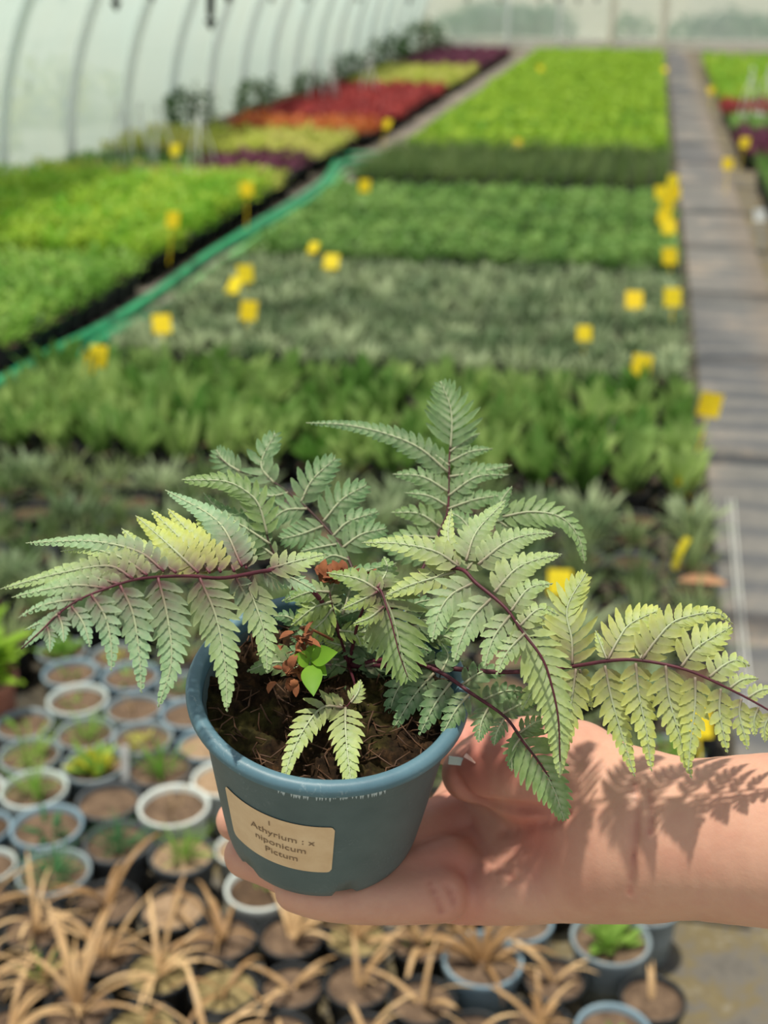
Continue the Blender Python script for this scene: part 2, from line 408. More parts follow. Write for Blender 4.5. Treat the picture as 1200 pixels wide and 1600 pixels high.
def grassprof(t): return (1 - t) ** 0.5 * (0.6 + 0.4 * min(1, t * 6))
def pot_mesh(name, mk, n=20, r=0.055, h=0.1):
    mb = MB(); b = r * 0.72
    mb.lathe([(0.001, 0.003), (b, 0.003), (b, 0), (b + 0.002, 0.001), (r * .915, h * .84), (r * .93, h * .86), (r, h * .87), (r * 1.0, h * .975), (r * .985, h), (r * .93, h), (r * .9, h * .97), (r * .88, h * .5), (b * .95, 0.006)], n)
    return mb.mesh(name, [M[mk]])
def soil_mesh(name, mk, r=0.055, h=0.1, lev=0.88):
    mb = MB(); rr = r * .895; vs = [(0, 0, h * lev + .004)]; fs = []
    n = 18
    for k in (1, 2, 3):
        for j in range(n):
            a = 6.2832 * j / n
            vs.append((rr * k / 3 * math.cos(a), rr * k / 3 * math.sin(a), h * lev + random.uniform(-.003, .003) * (k < 3)))
    for j in range(n):
        fs.append((0, 1 + j, 1 + (j + 1) % n))
        for k in (0, 1):
            fs.append((1 + k * n + j, 1 + (k + 1) * n + j, 1 + (k + 1) * n + (j + 1) % n, 1 + k * n + (j + 1) % n))
    mb.add(vs, fs); return mb.mesh(name, [M[mk]])
POT = {k: pot_mesh('pot_' + k, k, 28) for k in ('black_pot', 'dark_pot', 'grey_pot', 'blue_pot', 'pale_pot', 'white_pot', 'terracotta')}
POTLO = pot_mesh('pot_far', 'black_pot', 12)
SOIL = {k: soil_mesh('soil_' + k, k) for k in ('soil', 'dark_soil', 'sand_soil', 'moss_soil')}

def f_broad(rg):
    mb = MB()
    for i in range(15):
        a = rg.uniform(0, 6.28)
        strip(mb, (rg.uniform(-.02, .02), rg.uniform(-.02, .02), .085), a, rg.uniform(.10, .165), rg.uniform(.030, .042), rg.uniform(.03, .55), rg.uniform(.1, .7), 6, 0, .3,
              lambda t: 0.22 + 0.78 * math.sin(math.pi * min(1, max(0, (t - .12) / .88))) ** .8 if t < .98 else .02)
    return mb
def f_silver(rg):
    mb = MB()
    for i in range(64):
        a = rg.uniform(0, 6.28); r0 = rg.uniform(0, .05)
        strip(mb, (r0 * math.cos(a), r0 * math.sin(a), .085), a + rg.uniform(-.6, .6), rg.uniform(.04, .095), rg.uniform(.009, .015), rg.uniform(.1, 1.2), rg.uniform(.1, .9), 3, 0, .2)
    return mb
def f_bushy(rg, n=46, hh=.10, lw=.022, ll=.036, rad=.055):
    mb = MB()
    for i in range(n):
        a = rg.uniform(0, 6.28); r0 = rad * math.sqrt(rg.random()); z = .08 + hh * rg.uniform(.15, 1) * (1 - .4 * (r0 / rad) ** 2)
        strip(mb, (r0 * math.cos(a), r0 * math.sin(a), z), a + rg.uniform(-.8, .8), ll * rg.uniform(.7, 1.3), lw * rg.uniform(.8, 1.2), rg.uniform(.3, 1.2), rg.uniform(.2, .9), 3, 0, .25)
    for i in range(6):
        a = rg.uniform(0, 6.28)
        mb.tube([(0, 0, .085), (rad * .5 * math.cos(a), rad * .5 * math.sin(a), .08 + hh * .6)], [.0022, .001], 4, 0)
    return mb
def f_tuft(rg, n=40, L=.13, W=.005, spread=.5, r=.02):
    mb = MB()
    for i in range(n):
        a = rg.uniform(0, 6.28); r0 = rg.uniform(0, r)
        strip(mb, (r0 * math.cos(a), r0 * math.sin(a), .085), a, L * rg.uniform(.6, 1.15), W * rg.uniform(.7, 1.3), rg.uniform(.02, spread), rg.uniform(.1, 1.2), 4, 0, .2, grassprof)
    return mb
def f_sprout(rg, n=9, L=.03, W=.012):
    mb = MB()
    for i in range(n):
        a = rg.uniform(0, 6.28); r0 = rg.uniform(0, .022)
        strip(mb, (r0 * math.cos(a), r0 * math.sin(a), .087), a, L * rg.uniform(.6, 1.3), W * rg.uniform(.7, 1.2), rg.uniform(.1, 1), rg.uniform(.2, .9), 3, 0, .25)
    return mb

def variants(fn, mk, nm, k=3, **kw):
    return [fn(random.Random(100 * i + len(nm)), **kw).mesh(nm, [M[mk]]) for i in range(k)]
def join_pot(mb_fn, mk, nm, k=3, soil=True, **kw):
    out = []
    for i in range(k):
        mb = mb_fn(random.Random(77 * i + len(nm)), **kw)
        nb = MB(); nb.add(mb.v, mb.f, 0)
        b = .04; r = .055; h = .1
        nb.lathe([(.001, 0), (b, 0), (r * .92, h * .85), (r, h * .87), (r, h), (r * .9, h), (r * .88, h * .85), (.001, h * .86)], 12, 1)
        out.append(nb.mesh(nm, [M[mk], M['black_pot']]))
    return out
V = {
    'broad': variants(f_broad, 'broad', 'broad_leaves', 4),
    'sparse': variants(f_tuft, 'sparse', 'sparse_leaves', 3, n=40, L=.11, W=.006, spread=.95) ,
    'sparse_silver': variants(f_silver, 'silver', 'silver_leaves', 2),
    'silver': variants(f_silver, 'silver', 'silver_leaves', 4),
    'midbush': variants(f_bushy, 'fresh', 'bushy_leaves', 4, n=64, hh=.12, rad=.07),
}
VJ = {
    'mid': join_pot(f_bushy, 'mid', 'mid_green_plant', 4, n=44, hh=.075),
    'dark': join_pot(f_tuft, 'dark', 'dark_grass_plant', 3, n=46, L=.16, W=.006, spread=.55, r=.035),
    'lime': join_pot(f_bushy, 'lime', 'lime_plant', 4, n=34, hh=.07, lw=.03, ll=.042),
    'yellowgreen': join_pot(f_bushy, 'yellowgreen', 'yellow_green_plant', 4, n=72, hh=.14, rad=.085),
    'gold': join_pot(f_bushy, 'gold', 'golden_plant', 3, n=40, hh=.10, rad=.065),
    'red': join_pot(f_bushy, 'red', 'red_plant', 3, n=36, hh=.12, lw=.035, ll=.045, rad=.07),
    'orange': join_pot(f_bushy, 'orange', 'orange_plant', 2, n=36, hh=.12, lw=.035, ll=.045, rad=.07),
    'purple': join_pot(f_bushy, 'purple', 'purple_plant', 3, n=36, hh=.10, lw=.03, ll=.04, rad=.065),
    'grass': join_pot(f_tuft, 'mid', 'green_grass_plant', 3, n=60, L=.17, W=.006, spread=.5, r=.035),
}
occupied = []       # (x, y, radius) of the hand-placed pots near the camera

def parts_plant(name, label, cat, x, y, kind, group, rg, potk='black_pot', soilk='dark_soil', scale=1.0, fs=1.0):
    t = thing(name, label, cat, (x, y, .005), rg.uniform(0, 6.28), group, scale)
    obj('pot', POT[potk], t); obj('soil', SOIL[soilk], t)
    if kind:
        f = obj('foliage', rg.choice(V[kind]), t); f.scale = (fs, fs, fs * rg.uniform(.9, 1.15)); f.location = (0, 0, .085 * (1 - f.scale[2]))
    return t

def block(x0, x1, y0, y1, pitch, fn, cap=300, stuff=None, jit=.006):
    pts = []
    nx = max(1, int(round((x1 - x0) / pitch))); nyy = max(1, int(round((y1 - y0) / pitch)))
    for j in range(nyy):
        for i in range(nx):
            pts.append((x0 + (i + .5) * (x1 - x0) / nx + random.uniform(-jit, jit), y0 + (j + .5) * (y1 - y0) / nyy + random.uniform(-jit, jit)))
    pts.sort(key=lambda q: q[1])
    for k, (x, y) in enumerate(pts[:cap]): fn(x, y)
    rest = pts[cap:]
    if rest and stuff:
        name, meshes, label, cat = stuff
        vs, fs, ms = [], [], []; o = 0
        cache = []
        for me in meshes:
            a = np.empty(len(me.vertices) * 3); me.vertices.foreach_get('co', a)
            cache.append((a.reshape(-1, 3), [tuple(p.vertices) for p in me.polygons], [p.material_index for p in me.polygons]))
        for (x, y) in rest:
            a, f, mi = random.choice(cache); th = random.uniform(0, 6.28); c, s = math.cos(th), math.sin(th); k = random.uniform(.85, 1.15)
            vs.append(np.c_[a[:, 0] * c - a[:, 1] * s + x, a[:, 0] * s + a[:, 1] * c + y, a[:, 2] * k + .005])
            fs += [tuple(q + o for q in p) for p in f]; ms += mi; o += len(a)
        me = bpy.data.meshes.new(name); me.from_pydata(np.vstack(vs).tolist(), [], fs)
        for mm in meshes[0].materials: me.materials.append(mm)
        me.polygons.foreach_set('material_index', ms); me.polygons.foreach_set('use_smooth', [True] * len(fs)); me.update()
        ob = obj(name, me); tag(ob, label, cat, None, 'stuff')
def single(name, kind, label, cat, group, s0=1.0):
    def fn(x, y):
        o = obj(name, random.choice(VJ[kind])); s = s0 * random.uniform(.9, 1.12)
        o.location = (x, y, .005); o.rotation_euler = (0, 0, random.uniform(0, 6.28)); o.scale = (s0, s0, s)
        tag(o, label, cat, group)
    return fn

# ------------------------------------------------------------------ the small pots near the camera, each placed by its rim (u, v, width)
def f_dry(rg, n=11, L=.17):
    mb = MB()
    for i in range(n):
        a = rg.uniform(0, 6.28); r0 = rg.uniform(0, .008)
        strip(mb, (r0 * math.cos(a), r0 * math.sin(a), .088), a, L * rg.uniform(.55, 1.15), rg.uniform(.0075, .0125), rg.uniform(.15, .95), rg.uniform(.9, 2.1), 9, 0, .18, lambda t: (1 - t) ** .45 * (.7 + .3 * min(1, 5 * t)), rg.uniform(-.6, .6))
    return mb
SMALL = [  # u, v, rim width px, pot, soil, plant, label
 (102,1022,80,'grey_pot','soil','sprout','grey pot of light green sprouts just below the drooping tip of the left frond'),
 (117,1053,88,'blue_pot','soil','sprout_few','blue-grey pot with one small sprout, right of the terracotta pot rim'),
 (201,1061,92,'blue_pot','soil','sprout_few','blue-grey pot with bare brown soil right under the second hanging leaf tip'),
 (120,1099,96,'pale_pot','soil','sprout_few','pale rimmed pot with sandy soil, below the pot beside the terracotta one'),
 (207,1106,90,'grey_pot','soil','stalk','grey pot holding a single dead stalk in brown soil'),
 (275,1114,92,'blue_pot','soil',None,'blue-grey pot of bare soil touching the outline of the held pot, upper of two'),
 (28,1134,92,'grey_pot','soil','sprout_few','grey pot with a tiny pale sprout directly below the terracotta pot'),
 (120,1139,92,'grey_pot','soil','finegrass','grey pot with a fine grass tuft, in front of the pale rimmed pot'),
 (219,1153,96,'grey_pot','soil','sprout_yellow','grey pot with a few yellowish sprouts in the middle of its soil'),
 (305,1162,92,'blue_pot','sand_soil',None,'blue-grey pot of sandy soil touching the outline of the held pot, lower of two'),
 (46,1186,98,'grey_pot','soil','lightgrass','grey pot with a bushy light green grass tuft at the left edge'),
 (133,1193,100,'grey_pot','soil','variegated','grey pot with yellow and green leaf clumps'),
 (238,1198,104,'dark_pot','soil','lightgrass','dark grey pot with a green grass tuft and a white marker at its left side'),
 (328,1216,98,'white_pot','sand_soil',None,'white pot of bare sandy soil beside the shaded left side of the held pot'),
 (-6,1222,90,'pale_pot','soil',None,'pale pot cut by the left picture edge, in line with the bare dark pot'),
 (51,1238,106,'pale_pot','soil','lightgrass','pale rimmed pot with a thin green tuft, below the bushy light grass pot'),
 (150,1242,102,'dark_pot','soil',None,'dark pot of bare brown soil behind the dark grass tuft'),
 (256,1254,112,'white_pot','soil','stalk','bright white rimmed pot tilted slightly with a withered sprout'),
 (-4,1288,92,'blue_pot','dark_soil',None,'blue pot of bare dark soil cut by the left picture edge'),
 (92,1296,114,'blue_pot','soil','sprout_dark','blue rimmed pot with a small dark green sprout at the back'),
 (190,1310,108,'dark_pot','soil','darktuft','dark pot with a dense dark green tuft, front of the bare dark pot'),
 (289,1322,104,'dark_pot','sand_soil','lightgrass','dark pot of sandy soil with a light green tuft, showing its tall side'),
 (356,1328,82,'white_pot','sand_soil',None,'white pot of sandy soil half hidden behind the fingertips'),
 (-8,1336,86,'pale_pot','soil',None,'pale pot at the left picture edge above the dry grass'),
 (61,1362,116,'grey_pot','soil','darktuft','grey pot with a short dense dark green tuft nearest the dry grass'),
 (405,1400,112,'white_pot','dark_soil','sprout_few','white rimmed pot just under the held pot with one thin shoot'),
 (175,1028,80,'grey_pot','soil','sprout_yellow','grey pot of yellow-green seedlings showing between two hanging leaf tips'),
 (285,1072,84,'grey_pot','soil','sprout_dark','grey pot with a leafy dark green seedling beside the rim of the held pot'),
 (1055,1172,90,'grey_pot','soil','sprout','grey pot with green shoots peeping out above the wrist beside a yellow tag'),
 (929,1472,126,'grey_pot','soil','sprout','wide grey pot with green sprouts below the wrist'),
 (805,1446,112,'blue_pot','soil',None,'blue-grey pot half hidden by the underside of the hand'),
 (953,1599,122,'blue_pot','soil','sprout_few','blue rimmed pot with one green shoot at the bottom picture edge'),
 (985,1432,110,'grey_pot','soil',None,'grey pot mostly hidden by the underside of the wrist'),
]
DRY = [
 (8,1404,96,'straw','sparse dry tuft, uppermost at the left picture edge'),(56,1418,104,'straw','dry leaves, in front of the nearest dark green tuft'),
 (190,1418,108,'straw','tall upright dry leaves between the two dark pots'),(268,1438,108,'bare','pale sandy soil and a few short dry leaves'),
 (348,1466,108,'straw','dry leaves spreading to the left below the white rimmed pot'),(440,1462,104,'straw','dry leaves under the tip of the little finger'),
 (268,1506,112,'straw','small dry star in the middle of mossy soil'),(168,1500,98,'straw','dry leaves behind the biggest straw clump'),
 (385,1524,108,'few','mossy soil crossed by leaves from a neighbour'),(120,1570,110,'big','biggest straw clump with wide arching blades'),
 (222,1588,112,'bare','greenish mossy soil at the bottom picture edge'),(60,1482,100,'few','green blades among dry ones near the left edge'),
 (8,1532,100,'big','long dry blades leaning in from the left picture edge'),(472,1532,100,'few','dark soil below the middle of the little finger'),
 (440,1594,104,'bare','dark bare soil at the bottom edge, below the little finger'),(338,1592,104,'big','tall dry blades at the bottom edge crossing the mossy pot'),
 (6,1466,90,'few','dry leaves at the left edge, below the uppermost tuft'),(14,1594,100,'big','dry blades filling the bottom left corner'),
 (549,1477,102,'straw','dry leaves arching over olive soil under the fingers'),(651,1477,100,'straw','dry leaves with a small green heart'),
 (759,1508,128,'star','pale dry star in a blue-grey rim'),(509,1533,106,'few','one long blade hanging over its front, below the little finger'),
 (633,1558,106,'few','dry leaves drooping over its front, left of the pale dry star'),(734,1577,106,'few','dry blades right of centre at the bottom, in front of the star'),
 (873,1514,98,'few','bare brown soil, right of the pale dry star'),(842,1578,104,'fan','upright dry fan at the bottom edge'),
 (1003,1555,104,'two','two short dry leaves, last before the concrete'),(571,1590,104,'few','dark soil and thin dry blades at the bottom edge, under the hand'),
 (505,1428,104,'few','dry tuft just behind the little finger'),
]
pots = []
for (u, v, wd, pk, sk, pl, lab) in SMALL: pots.append([u, v, wd, pk, sk, pl, lab])
for (u, v, wd, pl, lab) in DRY:
    pots.append([u, v, wd, 'blue_pot' if pl == 'star' else 'black_pot', 'moss_soil' if 'mossy' in lab or 'olive' in lab else ('sand_soil' if 'sandy' in lab else 'soil'), 'dry_' + pl, 'black pot with ' + lab if pl != 'star' else 'blue-grey pot with a pale star of dry leaves, below the palm'])
dat = []
for q in pots:
    s = 1.0
    for _ in range(3):
        g = G(q[0], q[1], .1 * s + .004); d = float((g - CAM) @ FW)
        s = q[2] * d / F / .11
    dat.append([g[0], g[1], s])
dat.append([*(G(18, 1084, .15)[:2]), 1.45])          # terracotta pot
dat = np.array(dat)
for _ in range(120):
    for i in range(len(dat)):
        dd = dat[:, :2] - dat[i, :2]; dist = np.hypot(dd[:, 0], dd[:, 1]); need = (dat[:, 2] + dat[i, 2]) * .0552
        for j in np.where((dist < need) & (dist > 1e-9))[0]:
            mv = dd[j] / dist[j] * (need[j] - dist[j]) * .5
            dat[j, :2] += mv; dat[i, :2] -= mv
FOL = {}
def fol(key, mb, mk): return mb.mesh(key, [M[mk]])
rg = random.Random(3)
for q, (x, y, s) in zip(pots, dat):
    u, v, wd, pk, sk, pl, lab = q
    dry = pl is not None and pl.startswith('dry_')
    t = thing('dry_grass_pot' if dry else ('seedling_pot' if pl else 'plant_pot'), lab, 'pot', (x, y, .003), rg.uniform(0, 6.28), 'black pots of dried grass' if dry else 'small pots of seedlings', s)
    obj('pot', POT[pk], t); obj('soil', SOIL[sk], t)
    if not pl: continue
    mk = 'straw'
    if dry:
        k = pl[4:]
        n, L = {'straw': (9, .15), 'big': (13, .18), 'few': (5, .12), 'bare': (4, .07), 'star': (16, .12), 'fan': (11, .10), 'two': (2, .09)}[k]
        mb = f_dry(rg, n, L)
    elif pl == 'sprout': mb = f_sprout(rg, 26, .042, .014); mk = 'sprout'
    elif pl == 'sprout_few': mb = f_sprout(rg, 5, .028, .008); mk = 'sprout'
    elif pl == 'sprout_yellow': mb = f_sprout(rg, 14, .026, .011); mk = 'gold'
    elif pl == 'sprout_dark': mb = f_sprout(rg, 12, .034, .009); mk = 'bluegreen'
    elif pl == 'stalk': mb = f_tuft(rg, 7, .055, .003, .4, .012); mk = 'tan_stem'
    elif pl == 'finegrass': mb = f_tuft(rg, 46, .06, .0028, .8, .022); mk = 'sprout'
    elif pl == 'lightgrass': mb = f_tuft(rg, 42, .07, .004, .8, .02); mk = 'sprout'
    elif pl == 'variegated': mb = f_sprout(rg, 34, .036, .016); mk = 'variegated'
    else: mb = f_tuft(rg, 60, .062, .0034, .9, .02); mk = 'bluegreen'
    f = obj('foliage', mb.mesh(pl, [M[mk]]), t)
    if pl == 'variegated': obj('foliage', f_sprout(rg, 14, .05, .018).mesh('green_leaves', [M['sprout']]), t)
    if pl == 'dry_few' and 'green blades' in lab: obj('green_blades', f_tuft(rg, 20, .06, .004, .7).mesh('green_blades', [M['sprout']]), t)
    if pl == 'dry_straw' and 'green heart' in lab: obj('green_heart', f_sprout(rg, 8, .02, .008).mesh('green_heart', [M['sprout']]), t)
for x, y, s in dat: occupied.append((x, y, .056 * s))
x, y, s = dat[-1]
t = thing('leafy_plant', 'terracotta pot of tall bright green leafy stems at the left picture edge', 'pot', (x, y, .003), 0, None, s)
obj('pot', POT['terracotta'], t); obj('soil', SOIL['soil'], t)
mb = f_bushy(rg, 60, .09, .022, .04, .045); obj('foliage', mb.mesh('leafy_stems', [M['lime']]), t)
# white marker in the dark grey pot
gp = G(110 + 86, 1225, .08)
mb = MB(); mb.box((0, 0, .03), (.006, .0008, .045))
o = obj('plant_marker', mb.mesh('plant_marker', [M['white_tag']], False)); o.location = tuple(G(196, 1228, .085)); o.rotation_euler = (-.1, .05, .2)
tag(o, 'upright white plant marker stuck in at the left of the dark grey grass pot', 'plant label')

def free(x, y, r=.055):
    return all((x - a) ** 2 + (y - b) ** 2 > (r + c) ** 2 * .97 for a, b, c in occupied)
rg = random.Random(11)
# sparse grassy pots between the seedlings and the broad-leaved rows
def sparse(x, y):
    if not free(x, y): return
    if x < -.9 and y < 1.95: return
    k = rg.choice(['sparse', 'sparse', 'sparse_silver', 'sparse', None])
    parts_plant('sparse_plant' if k else 'plant_pot', 'dark pot with thin pale grassy growth in the rows behind the held fern' if k else 'bare dark soil pot among the thin grassy rows behind the held fern', 'pot', x, y, k,
                'thin grassy pots behind the held fern' if k else 'bare pots behind the held fern', rg, rg.choice(['black_pot', 'black_pot', 'dark_pot']), rg.choice(['soil', 'dark_soil', 'dark_soil']))
block(-1.86, .24, 1.78, 3.0, .122, sparse)
block(-.62, .14, 1.52, 1.78, .125, sparse)
# broad-leaved rows
def broad(x, y):
    parts_plant('broadleaf_plant', 'broad-leaved green plant in the wide rows level with the tip of the tallest frond', 'potted plant', x, y, 'broad', 'broad-leaved plants in the middle bed', rg, fs=rg.uniform(.9, 1.1))
block(-1.86, .22, 3.08, 3.84, .126, broad)
def silver(x, y):
    parts_plant('silver_plant', 'low silvery grey-green plant in the rows behind the broad-leaved plants', 'potted plant', x, y, 'silver', 'silvery plants in the middle bed', rg)
block(-1.82, .20, 4.06, 5.6, .128, silver, jit=.012)
block(-1.80, .20, 5.7, 7.75, .126, single('mid_green_plant', 'mid', 'low fresh green plant in the level green rows behind the silvery plants', 'potted plant', 'fresh green plants in the middle bed'))
block(-1.78, .18, 7.9, 9.4, .126, single('dark_grass_plant', 'dark', 'taller dull green grassy plant in the dark band before the lime green field', 'potted plant', 'dark grassy plants in the middle bed'))
block(-1.76, .18, 9.65, 21.5, .128, single('lime_plant', 'lime', 'bright lime green plant in the nearer half of the long lime field', 'potted plant', 'lime green plants in the middle bed'), 300,
      ('lime_plants', VJ['lime'], 'far part of the long lime green field reaching towards the end film', 'plants'))
# left bed
def leftbush(x, y):
    parts_plant('bushy_plant', 'bushy mid green plant in a black pot, nearest block of the left bed', 'potted plant', x, y, 'midbush', 'bushy plants at the near end of the left bed', rg, fs=1.0)
block(-3.3, -2.12, 4.05, 5.3, .13, leftbush)
block(-3.9, -2.16, 5.45, 7.55, .135, single('yellow_green_plant', 'yellowgreen', 'tall yellow-green plant in the bright block of the left bed', 'potted plant', 'yellow-green plants of the left bed', 1.05))
block(-3.9, -2.16, 7.6, 8.0, .135, single('golden_plant', 'gold', 'pale golden plant in the strip behind the yellow-green block', 'potted plant', 'golden plants of the left bed'))
block(-2.9, -2.2, 8.15, 8.75, .15, single('purple_plant', 'purple', 'dark wine red plant beside the white hanging baskets of the left bed', 'potted plant', 'wine red plants of the left bed'))
block(-3.9, -2.9, 8.15, 8.75, .16, single('green_plant', 'mid', 'low green plant among the white hanging baskets of the left bed', 'potted plant', 'green plants among the baskets'))
block(-3.9, -2.2, 8.95, 10.2, .15, single('golden_plant', 'gold', 'golden green plant in the strip right before the red plants', 'potted plant', 'golden green plants before the red ones'))
block(-3.35, -2.14, 10.3, 10.9, .15, single('orange_plant', 'orange', 'coral orange leaved plant along the near edge of the red plants', 'potted plant', 'coral plants of the left bed'))
block(-3.35, -2.14, 11.0, 14.4, .16, single('red_plant', 'red', 'red leaved plant in the large red block of the left bed', 'potted plant', 'red plants of the left bed'), 300)
block(-3.35, -2.14, 14.7, 17.4, .17, single('yellow_green_plant', 'gold', 'yellow-green plant in the strip behind the red block', 'potted plant', 'yellow-green plants behind the red block'))
block(-3.35, -2.14, 17.6, 21.5, .19, single('purple_plant', 'purple', 'dark purple-red plant in the farthest strip of the left bed', 'potted plant', 'purple plants at the far end of the left bed'))
# right bed
block(.72, 1.75, 5.3, 8.9, .135, single('green_grass_plant', 'grass', 'dense green grassy plant at the right picture edge beside the right path', 'potted plant', 'grassy plants of the right bed'))
block(.68, 2.0, 9.7, 10.9, .14, single('purple_plant', 'purple', 'dark purple plant in the band of the right bed', 'potted plant', 'purple plants of the right bed'))
block(.68, 2.1, 11.1, 12.2, .15, single('green_plant', 'mid', 'green plant in the strip behind the purple band of the right bed', 'potted plant', 'green plants of the right bed'))
block(.68, 2.2, 12.4, 13.2, .15, single('purple_plant', 'red', 'reddish plant in the thin strip of the right bed', 'potted plant', 'reddish plants of the right bed'))
block(.70, 2.4, 13.5, 21.5, .19, single('green_plant', 'yellowgreen', 'green plant at the far end of the right bed', 'potted plant', 'far green plants of the right bed'), 300)

# pots along the near corner of the left bed
for (u, v, lab) in ((40, 505, 'grey-green round pot with a low grass tuft at the near corner of the left bed'),):
    g = G(u, v, .1)
    t = thing('grass_pot', lab, 'pot', (g[0], g[1], .003), 0, None, 1.25)
    obj('pot', POT['grey_pot'], t); obj('soil', SOIL['soil'], t)
    obj('foliage', f_tuft(rg, 40, .05, .006, 1.0, .03).mesh('grass_tuft', [M['lime']]), t)
rr = random.Random(5)
for k in range(9):
    x, y = -2.52 - .1 * k + rr.uniform(-.02, .02), 3.98 - .12 * (k % 3)
    if k in (2,): continue
    parts_plant('bushy_plant', 'loose bushy green plant standing at the front corner of the left bed', 'potted plant', x - .25, y + .02 * k - .05, 'midbush', 'plants at the front corner of the left bed', rr)

# hanging baskets with white hangers standing on the beds
def basket(u, v, y, label, tilt=0.0):
    r = ray(u, v); p = CAM + r * (y / r[1])
    t = thing('hanging_basket', label, 'hanging basket', (p[0], p[1], .005), random.uniform(0, 6), 'hanging baskets standing on the beds')
    mb = MB(); mb.lathe([(.001, 0), (.07, 0), (.105, .11), (.11, .115), (.108, .125), (.098, .115), (.001, .105)], 20); obj('pot', mb.mesh('basket_pot', [M['white_pot']]), t)
    mb = MB()
    for k in range(3):
        a = k * 2.094
        mb.tube([(.105 * math.cos(a), .105 * math.sin(a), .11), (.075 * math.cos(a), .075 * math.sin(a), .26), (.012 * math.cos(a), .012 * math.sin(a), .44), (0, 0, .46)], .006, 6)
    mb.tube([(0, 0, .44), (0, 0, .50)] + [(.022 - .022 * math.cos(b), 0, .50 + .022 * math.sin(b)) for b in np.linspace(.3, 4.0, 9)], .007, 6)
    obj('hanger', mb.mesh('hanger', [M['hanger']]), t)
    f = obj('foliage', random.choice(VJ['purple' if u > 400 else 'mid']).copy() if False else f_bushy(random.Random(int(u)), 24, .07, .025, .035, .08).mesh('basket_leaves', [M['mid']]), t); f.location = (0, 0, .01)
basket(190, 235, 8.35, 'white hanging basket with its hanger up, leftmost of the row before the film wall')
basket(222, 235, 8.3, 'white hanging basket second from the left in the row before the film wall')
basket(252, 238, 8.2, 'white hanging basket left of a yellow tag in the row before the film wall')
basket(314, 240, 8.15, 'white hanging basket with wide spread hanger, rightmost and clearest before the film wall')
basket(490, 148, 12.6, 'white hanging basket left of the far pair among the red plants')
basket(517, 150, 12.7, 'white hanging basket second of the far pair among the red plants')
basket(577, 132, 13.4, 'white hanging basket alone at the right end of the red plants')
basket(1172, 152, 12.3, 'white hanging basket with a tall hanger at the right picture edge')
basket(1198, 155, 12.5, 'white hanging basket cut by the right picture edge')

# yellow labels on stakes
tb = MB(); tb.box((0, 0, .0), (.0022, .0006, .085)); 
tb2 = MB(); tb2.box((0, 0, .105), (.031, .0008, .034)); TAGS = tb.mesh('stake', [M['tag']], False); TAGP = tb2.mesh('plate', [M['tag']], False)
def label_at(u, v, lab, h=.21, group=None, s=1.0, yaw=None):
    g = G(u, v, h)
    t = thing('plant_label', lab, 'plant label', (g[0], g[1], h - .105 * s), random.uniform(-.5, .5) if yaw is None else yaw, group, s)
    t.rotation_euler.x = random.uniform(-.7, -.3)
    obj('stake', TAGS, t); obj('plate', TAGP, t)
cl = 'one of the yellow labels crowded at the right edge of the middle bed'
for (u, v) in ((1047, 283), (1036, 300), (1054, 301), (1045, 318), (1038, 338), (1047, 352)): label_at(u, v, cl, .2, 'crowded yellow labels', 1.1)
for (u, v, lab) in (
 (566, 290, 'yellow label at the left edge of the dark grass band by the hoses'), (384, 295, 'yellow label in the golden strip of the left bed'),
 (264, 343, 'yellow label within the bright yellow-green block of the left bed'), (479, 383, 'small yellow label at the left edge of the level green rows'),
 (513, 405, 'yellow label just inside the green rows, above the silvery plants'), (384, 428, 'yellow label by the hoses, upper of a pair'),
 (347, 441, 'yellow label by the hoses, lower left of a pair'), (381, 486, 'yellow label among the silvery plants, below the pair by the hoses'),
 (254, 504, 'big yellow label at the left edge of the silvery plants'), (121, 571, 'orange-yellow label beside the short hose piece, left of two'),
 (141, 558, 'orange-yellow label beside the short hose piece, right of two'), (1051, 400, 'yellow label below the crowded ones at the bed edge'),
 (994, 465, 'yellow label inside the silvery plants near the right path'), (1054, 465, 'yellow label at the right border of the silvery plants'),
 (915, 521, 'small faint yellow label in the middle of the silvery plants'), (995, 573, 'yellow label right behind the broad-leaved plants'),
 (1100, 633, 'orange-yellow label at the right end of the broad-leaved rows'), (1083, 742, 'small round yellow label at the front right of the broad-leaved rows'),
 (803, 222, 'yellow label standing in the lime field'), (1040, 106, 'yellow label at the far right corner of the lime field'),
 (845, 106, 'yellow label at the far left corner of the lime field'), (1138, 255, 'bright yellow label on the right bed beside the path'),
 (1161, 222, 'yellow label before the purple band of the right bed'), (1113, 140, 'yellow label at the far end of the right bed'),
 (268, 233, 'yellow label between the white hanging baskets'), (600, 192, 'yellow-orange label at the path edge of the red block'),
 (878, 916, 'yellow label peeping out behind the upright leaf of the right frond'), (1104, 1140, 'yellow label beside the pot above the wrist')):
    small = 'small' in lab
    label_at(u, v, lab, .17 if v > 700 else (.31 if u < 400 and v < 350 else .2), None, .8 if small or v > 900 else 1.05)
t = thing('plant_label', 'white label with a pale blue stake at the right picture edge on the right bed', 'plant label', tuple(G(1192, 335, .2) - [0, 0, .105]), .2)
obj('stake', tb.mesh('stake', [M['blue_pot']], False), t); obj('plate', tb2.mesh('plate', [M['white_tag']], False), t); t.rotation_euler.x = -.5
